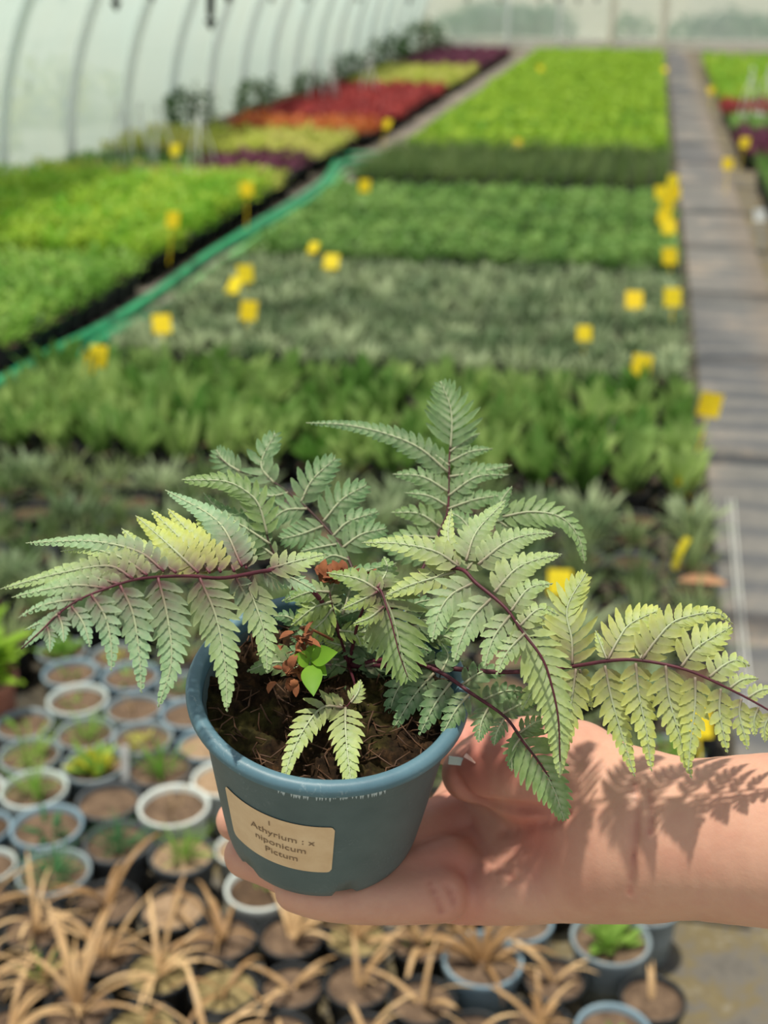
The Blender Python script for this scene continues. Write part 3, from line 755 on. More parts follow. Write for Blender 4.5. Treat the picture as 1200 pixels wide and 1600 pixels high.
# bent label with a withered leaf
t = thing('plant_label', 'tall bent yellow-orange label standing beside the right path, above a withered leaf', 'plant label', tuple(G(1052, 890, .10)), .5)
mb = MB(); strip(mb, (0, 0, -.02), .4, .10, .018, .1, .9, 6, 0, .02, lambda t: 1.0); obj('blade', mb.mesh('bent_label', [M['tag']]), t)
mb = MB(); strip(mb, (0, 0, 0), .2, .11, .05, 1.2, .5, 6, 0, .15); o = obj('dead_leaf', mb.mesh('dead_leaf', [mat('withered_leaf', (.30, .15, .075), (.46, .25, .13), 40)])); o.location = tuple(G(1060, 905, .13)); o.rotation_euler = (0, 0, -.6)
tag(o, 'curled withered orange-brown leaf lying on the pots beside the right path', 'leaf')

# hoses on the left path
def hose(pts, r, mk, lab, name='garden_hose', z=.012):
    w3 = crom([G(u, v, z) for u, v in pts], 80); w3[:, 2] = r + .004
    mb = MB(); mb.tube(w3, r, 10); o = obj(name, mb.mesh(name, [M[mk]])); tag(o, lab, 'hose', 'hoses on the left path'); return o
hose([(-40, 625), (10, 602), (70, 565), (160, 520), (250, 462), (330, 402), (400, 364), (470, 325), (512, 292), (532, 262), (560, 258), (640, 262)], .025, 'hose', 'thick dark green hose running the whole length of the left path')
hose([(280, 465), (340, 420), (410, 372), (478, 330), (520, 298), (545, 272), (640, 268)], .02, 'hose2', 'thin light green hose against the right side of the thick hose')
hose([(338, 392), (395, 356), (455, 320), (505, 285), (522, 258), (528, 246), (560, 243), (650, 246)], .018, 'hose', 'thinner green hose bending right at the far turn of the hoses')
hose([(120, 582), (150, 548), (195, 520), (232, 505), (262, 488)], .026, 'hose', 'short green hose piece beside the front left silvery plants')
hose([(262, 488), (300, 460), (350, 425), (390, 400)], .016, 'hose2', 'pale green hose piece next to the pair of yellow labels')
for k, uu in enumerate((0, 8)):
    w3 = np.array([G(1138 + uu, 780, .02), G(1150 + uu, 930, .03), G(1165 + uu * 1.5, 1110, .02)])
    mb = MB(); mb.tube(crom(w3, 20), .0022, 6); tag(obj('edge_string', mb.mesh('edge_string', [M['string']])), 'pale string stretched along the left edge of the right path, ' + ('inner' if k == 0 else 'outer') + ' of two', 'string')

# ------------------------------------------------------------------ the held pot with the fern
PX = RT; PZ = unit(0.809 * UP - 0.588 * FW + 0.06 * RT); PYv = unit(np.cross(PZ, PX)); PX = np.cross(PYv, PZ)
RIMC = P(514, 1065, .5); PH = .081
BASE = RIMC - PZ * PH
POTM = Matrix(((PX[0], PYv[0], PZ[0], BASE[0]), (PX[1], PYv[1], PZ[1], BASE[1]), (PX[2], PYv[2], PZ[2], BASE[2]), (0, 0, 0, 1)))
POTR = np.array([PX, PYv, PZ])
def W2L(p): return (np.asarray(p) - BASE) @ POTR.T
fern = thing('potted_fern', 'silver-green and purple fern in a blue-grey pot held up on an open hand', 'potted fern')
fern.matrix_world = POTM

def pot_plastic(name, c1, c2, streak):
    m, nt, b, o = new_mat(name)
    b.inputs['Roughness'].default_value = .42; b.inputs['Specular IOR Level'].default_value = .4
    f = noise(nt, 55, 5.0); base = ramp(nt, f, [(.3, c1), (.7, c2)])
    s = noise(nt, 260, 6.0, .75, dist=2.5); s2 = noise(nt, 42, 3.0)
    mu = nt.nodes.new('ShaderNodeMath'); mu.operation = 'MULTIPLY'
    r1 = ramp(nt, s, [(.56, (0, 0, 0)), (.64, (1, 1, 1))]); r2 = ramp(nt, s2, [(.5, (0, 0, 0)), (.62, (1, 1, 1))])
    nt.links.new(r1, mu.inputs[0]); nt.links.new(r2, mu.inputs[1])
    mx = nt.nodes.new('ShaderNodeMixRGB'); mx.inputs['Color2'].default_value = (*streak, 1)
    m3 = nt.nodes.new('ShaderNodeMath'); m3.operation = 'MULTIPLY'; m3.inputs[1].default_value = .55
    nt.links.new(mu.outputs[0], m3.inputs[0]); nt.links.new(m3.outputs[0], mx.inputs['Fac'])
    nt.links.new(base, mx.inputs['Color1']); nt.links.new(mx.outputs[0], b.inputs['Base Color'])
    bp = nt.nodes.new('ShaderNodeBump'); bp.inputs['Strength'].default_value = .12; bp.inputs['Distance'].default_value = .001
    nt.links.new(s, bp.inputs['Height']); nt.links.new(bp.outputs['Normal'], b.inputs['Normal'])
    return m
M['held'] = pot_plastic('blue_grey_held_pot', (.068, .108, .120), (.092, .138, .150), (.19, .24, .26))
M['held_rim'] = pot_plastic('blue_grey_held_rim', (.075, .155, .205), (.105, .205, .26), (.46, .54, .56))
RB, RTOP, ZT = .0402, .0500, .0725
def rad(z): return RB + (RTOP - RB) * max(0, min(1, z / ZT)) ** .9
mb = MB()
n = 96
def foot(r, z, th):
    if z < .004 and r > .02:
        k = (th / (2 * math.pi) * 6 + .35) % 1.0
        return z + (.0045 if k < .22 else 0.0)
    return z
prof = [(.001, .006), (RB * .85, .006), (RB * .90, .001), (RB - .001, .0), (RB, .0012)] + [(rad(z), z) for z in np.linspace(.005, ZT, 10)]
mb.lathe(prof, n, 0, False, foot)
mb.lathe([(rad(.02) - .002, .02), (RTOP - .0022, ZT), (RTOP - .001, PH - .006)], n, 0)
obj('pot', mb.mesh('pot', [M['held']]), fern)
held_pot = [o for o in bpy.data.objects if o.parent == fern][0]
mb = MB()
mb.lathe([(RTOP - .001, PH - .008), (RTOP - .0004, PH - .0012), (RTOP + .0006, PH), (RTOP + .0040, PH + .0003), (.0551, PH - .0012), (.0555, PH - .0020), (.0554, PH - .0042), (.0549, PH - .0048), (RTOP + .0012, PH - .0047), (RTOP - .0002, PH - .0085)], n, 0)
obj('rim', mb.mesh('rim', [M['held_rim']]), fern)
mb = MB()   # small moulding flash hanging below the rim
for k in range(46):
    th = -math.pi / 2 + random.uniform(-.32, .42); r = RTOP + .0008; z = PH - .0048; r = .0546
    c = np.array([r * math.cos(th), r * math.sin(th), z]); tdir = np.array([-math.sin(th), math.cos(th), 0]); h = random.uniform(.0006, .0022)
    mb.add([c - tdir * .0006 + [0, 0, .0008], c + tdir * .0006 + [0, 0, .0008], c + np.array([.0004 * math.cos(th), .0004 * math.sin(th), -h])], [(0, 1, 2)])
obj('moulding_flash', mb.mesh('moulding_flash', [mat('pale_flash', (.45, .52, .54))]), fern)

# paper sticker with its printed lines (one mesh, bent round the pot)
STK_Z0, STK_Z1, STK_A0, STK_A1 = .0205, .0518, math.radians(-53), math.radians(6)
def on_pot(ang, z, off):
    r = rad(z) + off; th = ang - math.pi / 2
    return (r * math.cos(th), r * math.sin(th), z)
mb = MB(); na, nz = 36, 12
cr = .0022
def clampz(i):      # rounded corners
    arc = (STK_A1 - STK_A0) * .045; x = min(i / na, 1 - i / na) * (arc / arc * (STK_A1 - STK_A0)) * .046
    return 0.0 if x >= cr else cr - math.sqrt(max(0, cr * cr - (cr - x) ** 2))
vs = []
for i in range(na + 1):
    q = i / na; q = q * q * (3 - 2 * q) * .35 + q * .65
    ii = q * na; k = clampz(ii)
    for j in range(nz + 1):
        z = STK_Z0 + k + (STK_Z1 - STK_Z0 - 2 * k) * j / nz
        vs.append(on_pot(STK_A0 + (STK_A1 - STK_A0) * q, z, .00035))
mb.add(vs, [(i * (nz + 1) + j, (i + 1) * (nz + 1) + j, (i + 1) * (nz + 1) + j + 1, i * (nz + 1) + j + 1) for i in range(na) for j in range(nz)], 0)
def text_mesh(body, size, align='CENTER'):
    cu = bpy.data.curves.new('t', 'FONT'); cu.body = body; cu.size = size; cu.align_x = align; cu.resolution_u = 3
    to = bpy.data.objects.new('t', cu); COL.objects.link(to)
    dg = bpy.context.evaluated_depsgraph_get(); me = bpy.data.meshes.new_from_object(to.evaluated_get(dg))
    v = [tuple(x.co) for x in me.vertices]; f = [tuple(p.vertices) for p in me.polygons]
    bpy.data.objects.remove(to); bpy.data.curves.remove(cu); bpy.data.meshes.remove(me)
    return v, f
for (s, z, ang, size) in (('1', .0458, -25, .0042), ('Athyrium : x', .0392, -19.5, .0052), ('niponicum', .0330, -20.5, .0052), ('Pictum', .0268, -20, .0052)):
    v, f = text_mesh(s, size)
    a0 = math.radians(ang)
    mb.add([on_pot(a0 + x / .0455, z + y, .0006) for x, y, _ in v], f, 1)
m_paper = mat('kraft_paper', (.66, .46, .28), (.76, .57, .37), 90, .8)
sm = obj('sticker', mb.mesh('sticker', [m_paper, mat('print_ink', (.24, .16, .10))]), held_pot)
sm['label'] = 'tan paper sticker with printed plant name'

# soil of the held pot
m, nt, b, o = new_mat('held_pot_soil')
f = noise(nt, 190, 8, .7); f2 = noise(nt, 38, 4)
c1 = ramp(nt, f, [(.35, (.006, .004, .003)), (.55, (.026, .015, .008)), (.75, (.09, .045, .02))])
c2 = ramp(nt, f, [(.35, (.012, .011, .004)), (.6, (.04, .035, .010)), (.8, (.11, .09, .03))])
mx = nt.nodes.new('ShaderNodeMixRGB'); nt.links.new(ramp(nt, f2, [(.48, (0, 0, 0)), (.6, (1, 1, 1))]), mx.inputs['Fac'])
nt.links.new(c1, mx.inputs['Color1']); nt.links.new(c2, mx.inputs['Color2']); nt.links.new(mx.outputs[0], b.inputs['Base Color'])
b.inputs['Roughness'].default_value = .95; b.inputs['Specular IOR Level'].default_value = .1
M['held_soil'] = m
mb = MB(); nr, na = 40, 110; vs = [(0, 0, PH - .010)]; rs = random.Random(2)
SR = RTOP - .0014
for i in range(1, nr + 1):
    for j in range(na):
        a = 2 * math.pi * j / na; r = SR * i / nr
        x, y = r * math.cos(a), r * math.sin(a)
        z = PH - .0105 + .0025 * math.cos(r / SR * 1.5) + .0012 * math.sin(x * 400 + 3 * math.sin(y * 310)) + .0011 * math.sin(y * 520 + x * 180) + rs.uniform(-.0011, .0011)
        vs.append((x, y, z))
fs = [(0, 1 + j, 1 + (j + 1) % na) for j in range(na)]
fs += [(1 + i * na + j, 1 + (i + 1) * na + j, 1 + (i + 1) * na + (j + 1) % na, 1 + i * na + (j + 1) % na) for i in range(nr - 1) for j in range(na)]
mb.add(vs, fs); soil = obj('soil', mb.mesh('held_soil', [M['held_soil']]), fern)
mb = MB()
for k in range(170):
    a = rs.uniform(0, 6.283); r = SR * math.sqrt(rs.random()) * .96; c = np.array([r * math.cos(a), r * math.sin(a), PH - .0075 + rs.uniform(-.001, .0012)])
    d = unit(np.array([rs.gauss(0, 1), rs.gauss(0, 1), rs.gauss(0, .35)])); L = rs.uniform(.002, .008); sdv = np.array([rs.gauss(0, 1), rs.gauss(0, 1), rs.gauss(0, .4)]) * L * .3
    mb.tube([c - d * L, c + sdv, c + d * L], [.0003, .0004, .0002], 4)
o = obj('root_fibres', mb.mesh('root_fibres', [mat('root_fibre', (.04, .018, .010), (.12, .06, .03), 200)]), soil)

# fern blades
def fern_mat(name, c0, c1, l0, l1):
    m, nt, b, o = new_mat(name)
    at = nt.nodes.new('ShaderNodeAttribute'); at.attribute_name = 'tint'
    sp = nt.nodes.new('ShaderNodeSeparateColor'); nt.links.new(at.outputs['Color'], sp.inputs[0])
    f = noise(nt, 240, 3); 
    def mixc(a, bb, fac):
        x = nt.nodes.new('ShaderNodeMixRGB')
        for nm, val in (('Color1', a), ('Color2', bb)):
            if isinstance(val, tuple): x.inputs[nm].default_value = (*val, 1)
            else: nt.links.new(val, x.inputs[nm])
        nt.links.new(fac, x.inputs['Fac']); return x.outputs[0]
    base = mixc(c0, c1, sp.outputs['Green'])
    lite = mixc(l0, l1, sp.outputs['Green'])
    mp = nt.nodes.new('ShaderNodeMapRange'); mp.inputs['From Min'].default_value = .3; mp.inputs['From Max'].default_value = .7
    nt.links.new(f, mp.inputs['Value'])
    c = mixc(base, lite, mp.outputs['Result'])
    c = mixc(c, (.60, .70, .46), sp.outputs['Blue'])
    c = mixc(c, (.125, .055, .065), sp.outputs['Red'])
    nt.links.new(c, b.inputs['Base Color']); b.inputs['Roughness'].default_value = .55; b.inputs['Specular IOR Level'].default_value = .25
    t = nt.nodes.new('ShaderNodeBsdfTranslucent'); nt.links.new(c, t.inputs['Color'])
    ms = nt.nodes.new('ShaderNodeMixShader'); ms.inputs[0].default_value = .33
    nt.links.new(b.outputs[0], ms.inputs[1]); nt.links.new(t.outputs[0], ms.inputs[2]); nt.links.new(ms.outputs[0], o.inputs['Surface'])
    return m
M['fern'] = fern_mat('fern_blade', (.19, .38, .21), (.48, .55, .10), (.34, .54, .34), (.63, .70, .21))
M['fern_green'] = fern_mat('green_fern_blade', (.085, .205, .085), (.30, .42, .07), (.17, .33, .14), (.42, .54, .14))
M['rachis'] = mat('burgundy_rachis', (.05, .011, .018), (.105, .022, .036), 120, .5)
M['rachis_brown'] = mat('dark_frond_stalk', (.03, .014, .012), (.07, .03, .028), 120, .5)
m, nt, b, o = new_mat('pinna_midrib')
at = nt.nodes.new('ShaderNodeAttribute'); at.attribute_name = 'tint'
mx = nt.nodes.new('ShaderNodeMixRGB'); mx.inputs['Color1'].default_value = (.37, .43, .26, 1); mx.inputs['Color2'].default_value = (.12, .025, .04, 1)
sp = nt.nodes.new('ShaderNodeSeparateColor'); nt.links.new(at.outputs['Color'], sp.inputs[0]); nt.links.new(sp.outputs['Red'], mx.inputs['Fac'])
nt.links.new(mx.outputs[0], b.inputs['Base Color']); b.inputs['Roughness'].default_value = .55
M['midrib'] = m

SEC = np.linspace(0, 1, 10)
def pinna(bl, ribs, pts, width, nrm, yellow, purple, shape=1.0, dens=1.0, tipw=.10, rg=random):
    """a pinna along world points: toothed pinnules in pairs each side of its midrib"""
    path = crom(pts, 40); seg = np.linalg.norm(np.diff(path, axis=0), axis=1); L = seg.sum(); cum = np.r_[0, np.cumsum(seg)] / L
    def at(t):
        i = min(max(np.searchsorted(cum, t) - 1, 0), 38); k = (t - cum[i]) / (cum[i + 1] - cum[i] + 1e-12)
        return path[i] * (1 - k) + path[i + 1] * k, unit(path[min(i + 2, 39)] - path[max(i - 1, 0)])
    n = max(7, int(L / .0031 * dens)); hw = width / 2
    for sgn in (-1, 1):
        for k in range(n):
            x = (k + .35 + .25 * (sgn > 0)) / n
            t = 1 - (1 - x) ** 1.18
            sp = (1 - (1 - min(1, x + 1 / n)) ** 1.18) - t
            o, tg = at(t)
            nn = unit(nrm - tg * nrm.dot(tg)); side = np.cross(nn, tg) * sgn
            p = (.62 + .38 * min(1, t / .18)) * ((1 - t) ** (.85 * shape)) * (1 - tipw) + tipw * (1 - t) ** .35
            if t > .94: p *= .8
            Lp = hw * p * rg.uniform(.93, 1.06) * 1.2
            ang = math.radians(64 - 26 * t + rg.uniform(-3, 3))
            d = unit(side * math.sin(ang) + tg * math.cos(ang))
            q = np.cross(nn, d) * sgn            # towards the pinna tip
            q = q if q.dot(tg) > 0 else -q
            wid = max(sp * L * .86, Lp * .16) * .5
            tilt = rg.uniform(-.12, .22); droop = rg.uniform(.02, .14)
            vs, cs = [], []
            ph = rg.random()
            for s in SEC:
                sh = min(1, .70 + s * 1.6) * (1 - max(0, (s - .50) / .50) ** 1.6 * .84)
                tooth = .34 * (((s * 4.2 + ph) % 1.0) - .5)
                c = o + d * Lp * s + q * Lp * .14 * s * s - nn * Lp * droop * s * s
                up_ = nn * wid * .28
                a = c + q * wid * sh * (1 + tooth) + up_ + nn * tilt * wid
                e = c - q * wid * sh * (1 + tooth * .8) + up_ * .6 - nn * tilt * wid
                vs += [e, c, a]
                pu = purple * max(0, 1 - t / .55) * (1 - .62 * s) * 1.1
                pu = min(.92, max(pu, purple * .22 * max(0, 1 - s * 3.5) * (1 - t)))
                ye = min(1, max(0, yellow * (.75 + .5 * s) + rg.uniform(-.06, .06)))
                cs += [(pu * .85, ye, .22 * s, 1), (min(.95, pu + .06 * (1 - s)), ye, .75 * max(0, 1 - s * 1.5) * min(1, t * 3), 1), (pu * .85, ye, .22 * s, 1)]
            m = len(SEC); fs = []
            for i in range(m - 1):
                A = i * 3; fs += [(A, A + 1, A + 4, A + 3), (A + 1, A + 2, A + 5, A + 4)]
            bl.add(vs, fs, 0, cs)
    tt = np.linspace(0, 1, 24)
    nn = unit(nrm)
    mp = np.array([at(min(t, .999))[0] for t in tt]) + nn * .00025
    ribs.tube(mp, (.00042 * (1 - tt) + .00016) * (.6 + .4 * min(1, width / .016)), 6, 1, [(max(0, min(1, (1.05 - t * 2.9))) * max(purple, .35), 0, 0, 1) for t in tt])

fr = random.Random(21)
TOCAM = -FW
def frond(label, rach, pins, purple, base_r=.0013, stalk='rachis', up=.55, fm='fern', dens=1.0):
    """rach: (u, v, depth) along the rachis. pins: dicts/tuples (points, width px, yellow)"""
    rp = np.array([P(*q) for q in rach]); rpx = np.array([q[:2] for q in rach], float); rd = np.array([q[2] for q in rach])
    def depth(u, v):
        best = (1e9, .5)
        for i in range(len(rpx) - 1):
            a, b2 = rpx[i], rpx[i + 1]; ab = b2 - a; k = max(0, min(1, ((np.array([u, v]) - a) @ ab) / (ab @ ab + 1e-9)))
            ds = np.hypot(*(a + ab * k - (u, v)))
            if ds < best[0]: best = (ds, rd[i] + (rd[i + 1] - rd[i]) * k)
        return best[1]
    bl, rb = MB(), MB()
    for pin in pins:
        pts2, wd, ye = pin[0], pin[1], pin[2]; dz = pin[3] if len(pin) > 3 else 0.0; pu = pin[4] if len(pin) > 4 else purple; sh = pin[5] if len(pin) > 5 else 1.0
        b0 = pts2[0]; d0 = b0[2] if len(b0) > 2 else depth(*b0)
        tot = np.cumsum([0] + [math.hypot(pts2[i + 1][0] - pts2[i][0], pts2[i + 1][1] - pts2[i][1]) for i in range(len(pts2) - 1)]); tot = tot / tot[-1]
        pts = [P(q[0], q[1], q[2] if len(q) > 2 else d0 + dz * tot[i]) for i, q in enumerate(pts2)]
        nrm = unit(np.array([0, 0, 1.0]) * up + TOCAM * (1 - up * .55) + fr.uniform(-.15, .15) * RT)
        pinna(bl, rb, pts, wd * 1.14 / F * d0, nrm, ye, pu, sh, dens, rg=fr)
    rs_ = crom(rp, 60); tt = np.linspace(0, 1, 60)
    rb.tube(rs_, base_r * .74 * (1 - tt * .78), 8, 0)
    bl.v = [tuple(q) for q in W2L(np.array(bl.v))]; rb.v = [tuple(q) for q in W2L(np.array(rb.v))]
    o = obj('frond', bl.mesh('frond_blade', [M[fm]], True, True), fern); o['label'] = label
    obj('rachis', rb.mesh('rachis', [M[stalk], M['midrib']], True, True), o)
    return o

CROWN = (545, 1040, .518)
frond('broad silver-green frond reaching left with a burgundy rachis',
 [CROWN, (520, 965, .507), (472, 908, .492), (430, 891, .482), (350, 903, .468), (295, 900, .46), (240, 902, .452), (205, 907, .447), (165, 920, .442), (125, 936, .438), (90, 960, .436), (65, 985, .434), (33, 1014, .433)],
 [([(420, 890), (460, 878), (510, 866)], 62, .45, .012), ([(432, 893), (460, 905), (496, 925)], 44, .1, .0),
  ([(378, 885), (340, 815), (258, 766)], 70, .05, .035), ([(366, 893), (340, 845), (300, 790)], 66, .75, .03), ([(345, 894), (305, 842), (262, 795)], 70, .95, .03), ([(328, 895), (285, 845), (236, 797)], 66, .95, .032), ([(385, 888), (370, 840), (345, 800)], 56, .3, .03), ([(230, 899), (190, 872), (140, 858), (95, 862)], 50, .5, .022), ([(186, 913), (140, 903), (95, 908), (45, 930)], 44, .3, .014), ([(310, 895), (262, 850), (212, 806)], 68, .9, .028),
  ([(275, 895), (228, 862), (190, 826)], 60, .6, .025), ([(256, 893), (215, 862), (140, 846), (40, 849)], 56, .15, .022), ([(208, 905), (170, 885), (95, 896), (0, 921)], 60, .4, .016), ([(168, 920), (120, 915), (70, 922), (18, 934)], 46, .2, .012), ([(128, 937), (95, 940), (62, 948), (28, 966)], 34, .1, .008), ([(95, 958), (72, 970), (38, 985)], 24, .05, .004),
  ([(398, 895), (388, 912), (412, 985), (418, 1053)], 76, .35, -.006), ([(368, 902), (385, 935), (400, 965), (405, 1000)], 50, .1, .012), ([(312, 903), (338, 965), (352, 1040), (355, 1113)], 84, .3, -.008), ([(247, 903), (262, 965), (268, 1035), (247, 1106)], 80, .12, -.008), ([(188, 915), (208, 960), (218, 1025), (221, 1084)], 66, .08, -.006), ([(143, 930), (165, 965), (174, 1010), (174, 1050)], 56, .05, -.005),
  ([(112, 948), (128, 970), (136, 990), (141, 1012)], 40, .0, -.004), ([(92, 962), (98, 980), (100, 1004)], 32, 0, -.003), ([(74, 980), (78, 995), (78, 1020)], 26, 0, -.002), ([(90, 960), (65, 985), (33, 1014)], 34, .05, 0, .55),
  ([(410, 892), (430, 905), (455, 915)], 48, .1, .01)],
 1.0, .0016, up=.62)
frond('tall upright green frond at the top of the plant',
 [CROWN, (610, 975, .535), (662, 885, .548), (690, 822, .556), (700, 795, .558), (702, 720, .565), (705, 660, .57), (703, 640, .572), (688, 597, .575)],
 [([(704, 700), (706, 660), (702, 630), (688, 596)], 104, .12, .004, .2, .8), ([(700, 738, .563), (655, 700, .566), (600, 677, .568), (540, 664, .57), (478, 661, .572)], 50, .05, 0, .35),
  ([(703, 706), (725, 690), (750, 677)], 34, .15, .005), ([(702, 722), (735, 706), (770, 701)], 36, .12, .005), ([(702, 745), (745, 738), (800, 727)], 46, .1, .006), ([(700, 775), (745, 745), (795, 742)], 40, .1, .006), ([(700, 795), (745, 780), (800, 772)], 46, .12, .006),
  ([(702, 728), (675, 708), (645, 700)], 36, .1, .004), ([(700, 768), (660, 745), (613, 741)], 50, .12, .004), ([(698, 790), (670, 775), (632, 770)], 36, .1, .004), ([(690, 825), (655, 803), (611, 801)], 50, .25, 0), ([(684, 840), (640, 838), (590, 848)], 46, .2, 0), ([(670, 870), (635, 862), (570, 838)], 46, .1, .004)],
 .35, .0013, up=.3, fm='fern_green')
frond('large bright frond leaning towards the viewer over the pot rim',
 [CROWN, (600, 962, .51), (660, 905, .498), (715, 888, .486), (745, 912, .478), (789, 949, .47), (816, 987, .466), (845, 1025, .462), (859, 1060, .461), (872, 1120, .461), (875, 1190, .463)],
 [([(718, 886), (680, 862), (625, 850), (565, 848)], 62, .55, .008), ([(712, 894), (672, 905), (632, 918), (590, 938)], 56, .65, .0), ([(738, 912), (705, 930), (685, 960), (675, 1004)], 74, .25, -.006), ([(767, 936), (738, 965), (720, 1000), (709, 1036)], 66, .25, -.006), ([(797, 962), (775, 990), (764, 1015), (757, 1042)], 56, .3, -.005), ([(820, 990), (800, 1010), (786, 1030), (776, 1056)], 44, .35, -.004),
  ([(715, 882), (700, 840), (705, 795)], 42, .6, .022), ([(728, 876), (745, 830), (790, 782)], 66, .35, .028), ([(747, 882), (790, 848), (830, 835), (868, 834)], 66, .35, .026), ([(772, 926), (805, 890), (840, 874), (878, 866)], 66, .45, .018), ([(798, 955), (820, 925), (838, 915), (864, 912)], 52, .4, .014), ([(812, 978), (836, 955), (852, 952), (874, 962)], 44, .5, .01), ([(700, 888), (690, 860), (672, 842)], 40, .3, .015),
  ([(805, 970), (835, 1010), (858, 1060), (872, 1130), (875, 1216)], 100, .55, .0, .3, .9), ([(730, 890), (742, 870), (738, 840), (740, 810)], 50, .35, .024)],
 .60, .0016, up=.5)
frond('sunlit yellow-green frond reaching to the right',
 [CROWN, (650, 1040, .503), (780, 1050, .49), (880, 1043, .48), (955, 1032, .472), (1003, 1032, .468), (1067, 1045, .464), (1120, 1067, .461), (1200, 1109, .458), (1270, 1158, .456)],
 [([(894, 1038), (893, 1000), (886, 950), (915, 896)], 101, .8, .012, .75, .7), ([(950, 1030), (966, 1000), (985, 975), (1032, 952)], 85, .85, .012, .7, .7), ([(1003, 1030), (1025, 1000), (1052, 972), (1090, 960), (1120, 958), (1146, 976)], 80, .8, .012, .7, 1.2), ([(1064, 1042), (1085, 1015), (1110, 998), (1142, 979)], 78, .75, .01, .7, .7), ([(1108, 1058), (1130, 1040), (1150, 1032), (1172, 1040)], 57, .6, .008, .6), ([(1140, 1075), (1160, 1062), (1185, 1060)], 34, .6, .006, .5), ([(1168, 1090), (1190, 1078), (1215, 1078)], 30, .6, .005, .4), ([(1000, 1030), (1010, 1005), (1005, 985)], 30, .7, .006, .6), ([(948, 1030), (940, 1010), (930, 985)], 26, .7, .006, .6),
  ([(900, 1045), (892, 1100), (880, 1150), (874, 1216)], 64, .8, -.004), ([(945, 1040), (955, 1090), (972, 1150), (992, 1214)], 68, .85, -.004), ([(993, 1036), (998, 1085), (1010, 1145), (1018, 1206)], 66, .9, -.004), ([(1040, 1040), (1045, 1090), (1062, 1150), (1081, 1217)], 68, .85, -.004), ([(1086, 1058), (1086, 1100), (1080, 1150), (1075, 1206)], 60, .9, -.003), ([(1126, 1076), (1124, 1110), (1130, 1145), (1137, 1177)], 50, .85, -.002), ([(1158, 1092), (1155, 1115), (1162, 1145), (1169, 1172)], 40, .8, -.002), ([(1185, 1105), (1178, 1125), (1180, 1150)], 34, .8, 0), ([(1205, 1115), (1195, 1135), (1196, 1160)], 30, .8, 0), ([(1230, 1130), (1225, 1150), (1224, 1172)], 28, .8, 0), ([(1215, 1118), (1245, 1138), (1285, 1168)], 36, .8, 0, .3),
  ([(870, 1045), (840, 1070), (815, 1110)], 56, .6, -.002), ([(850, 1046), (835, 1020), (832, 995)], 40, .5, .01), ([(905, 1045), (918, 1080), (925, 1110)], 36, .75, .01)],
 .70, .0017, up=.45)
frond('shaded green frond drooping over the pot rim above the palm',
 [CROWN, (620, 1030, .506), (683, 1048, .493), (736, 1083, .485), (789, 1120, .48), (816, 1157, .478), (845, 1195, .478), (868, 1235, .48), (880, 1280, .482)],
 [([(652, 1042), (620, 1080), (603, 1134)], 54, .0, .0), ([(678, 1052), (645, 1090), (613, 1142)], 58, .05, .0), ([(705, 1066), (680, 1100), (655, 1150)], 58, .05, -.002), ([(733, 1085), (712, 1110), (690, 1150)], 52, .08, -.002), ([(763, 1106), (752, 1130), (748, 1160)], 44, .08, -.002), ([(788, 1122), (776, 1145), (772, 1165)], 36, .1, 0), ([(812, 1154), (800, 1175), (800, 1205)], 38, .2, 0),
  ([(690, 1050), (700, 1025), (690, 1005)], 40, .0, .014), ([(722, 1070), (755, 1050), (797, 1050)], 52, .05, .01), ([(752, 1095), (790, 1080), (830, 1082)], 46, .05, .008), ([(785, 1115), (815, 1100), (850, 1090)], 44, .1, .006), ([(812, 1145), (838, 1128), (862, 1128)], 40, .25, .004),
  ([(805, 1140), (838, 1185), (866, 1235), (882, 1282)], 96, .3, 0, .25, .75), ([(655, 1040), (690, 1030), (725, 1032)], 40, .0, .01)],
 .55, .0015, up=.5, fm='fern_green')
frond('small dusky frond with purple veins in the middle of the plant',
 [CROWN, (562, 965, .497), (590, 920, .487), (606, 955, .48), (616, 990, .477), (625, 1025, .476), (637, 1058, .477)],
 [([(592, 920), (612, 960), (625, 1010), (638, 1062)], 118, .45, 0, .8, .6), ([(590, 925), (560, 940), (534, 952)], 40, .8, .002), ([(600, 948), (578, 965), (552, 975)], 34, .7, .0), ([(595, 925), (560, 905), (510, 895)], 54, .55, .012, .8), ([(590, 918), (605, 890), (600, 870)], 54, .3, .015, .95), ([(585, 918), (600, 930), (640, 935)], 44, .4, .006, .9)],
 1.0, .0011, up=.45, fm='fern_green')
frond('dark green frond with rounded leaflets at the back left',
 [CROWN, (553, 915, .538), (545, 875, .545), (530, 850, .55), (505, 820, .555), (470, 785, .56), (430, 755, .565), (395, 742, .568), (370, 735, .57), (338, 712, .572)],
 [([(428, 755), (408, 725), (430, 677)], 62, .0, .008, .35, .5), ([(375, 737), (352, 722), (338, 703)], 50, .0, .004, .35, .5), ([(470, 785), (488, 750), (524, 716)], 66, .0, .006, .35, .5), ([(505, 815), (535, 780), (572, 758)], 66, .0, .006, .35, .5), ([(535, 856), (565, 835), (602, 826)], 60, .05, .004, .35, .6), ([(545, 875), (520, 868), (498, 880)], 44, .05, .0, .4),
  ([(450, 770), (425, 775), (398, 770)], 40, .0, 0, .35, .5), ([(480, 795), (445, 798), (415, 822)], 54, .0, 0, .35, .5), ([(505, 822), (470, 835), (440, 842)], 54, .05, 0, .35, .5), ([(530, 850), (500, 855), (470, 862)], 48, .05, 0, .4), ([(400, 745), (385, 765), (365, 770)], 40, 0, 0, .4), ([(520, 838), (545, 815), (590, 800)], 48, .0, .006, .35, .6)],
 .40, .0014, 'rachis_brown', up=.3, fm='fern_green', dens=.62)
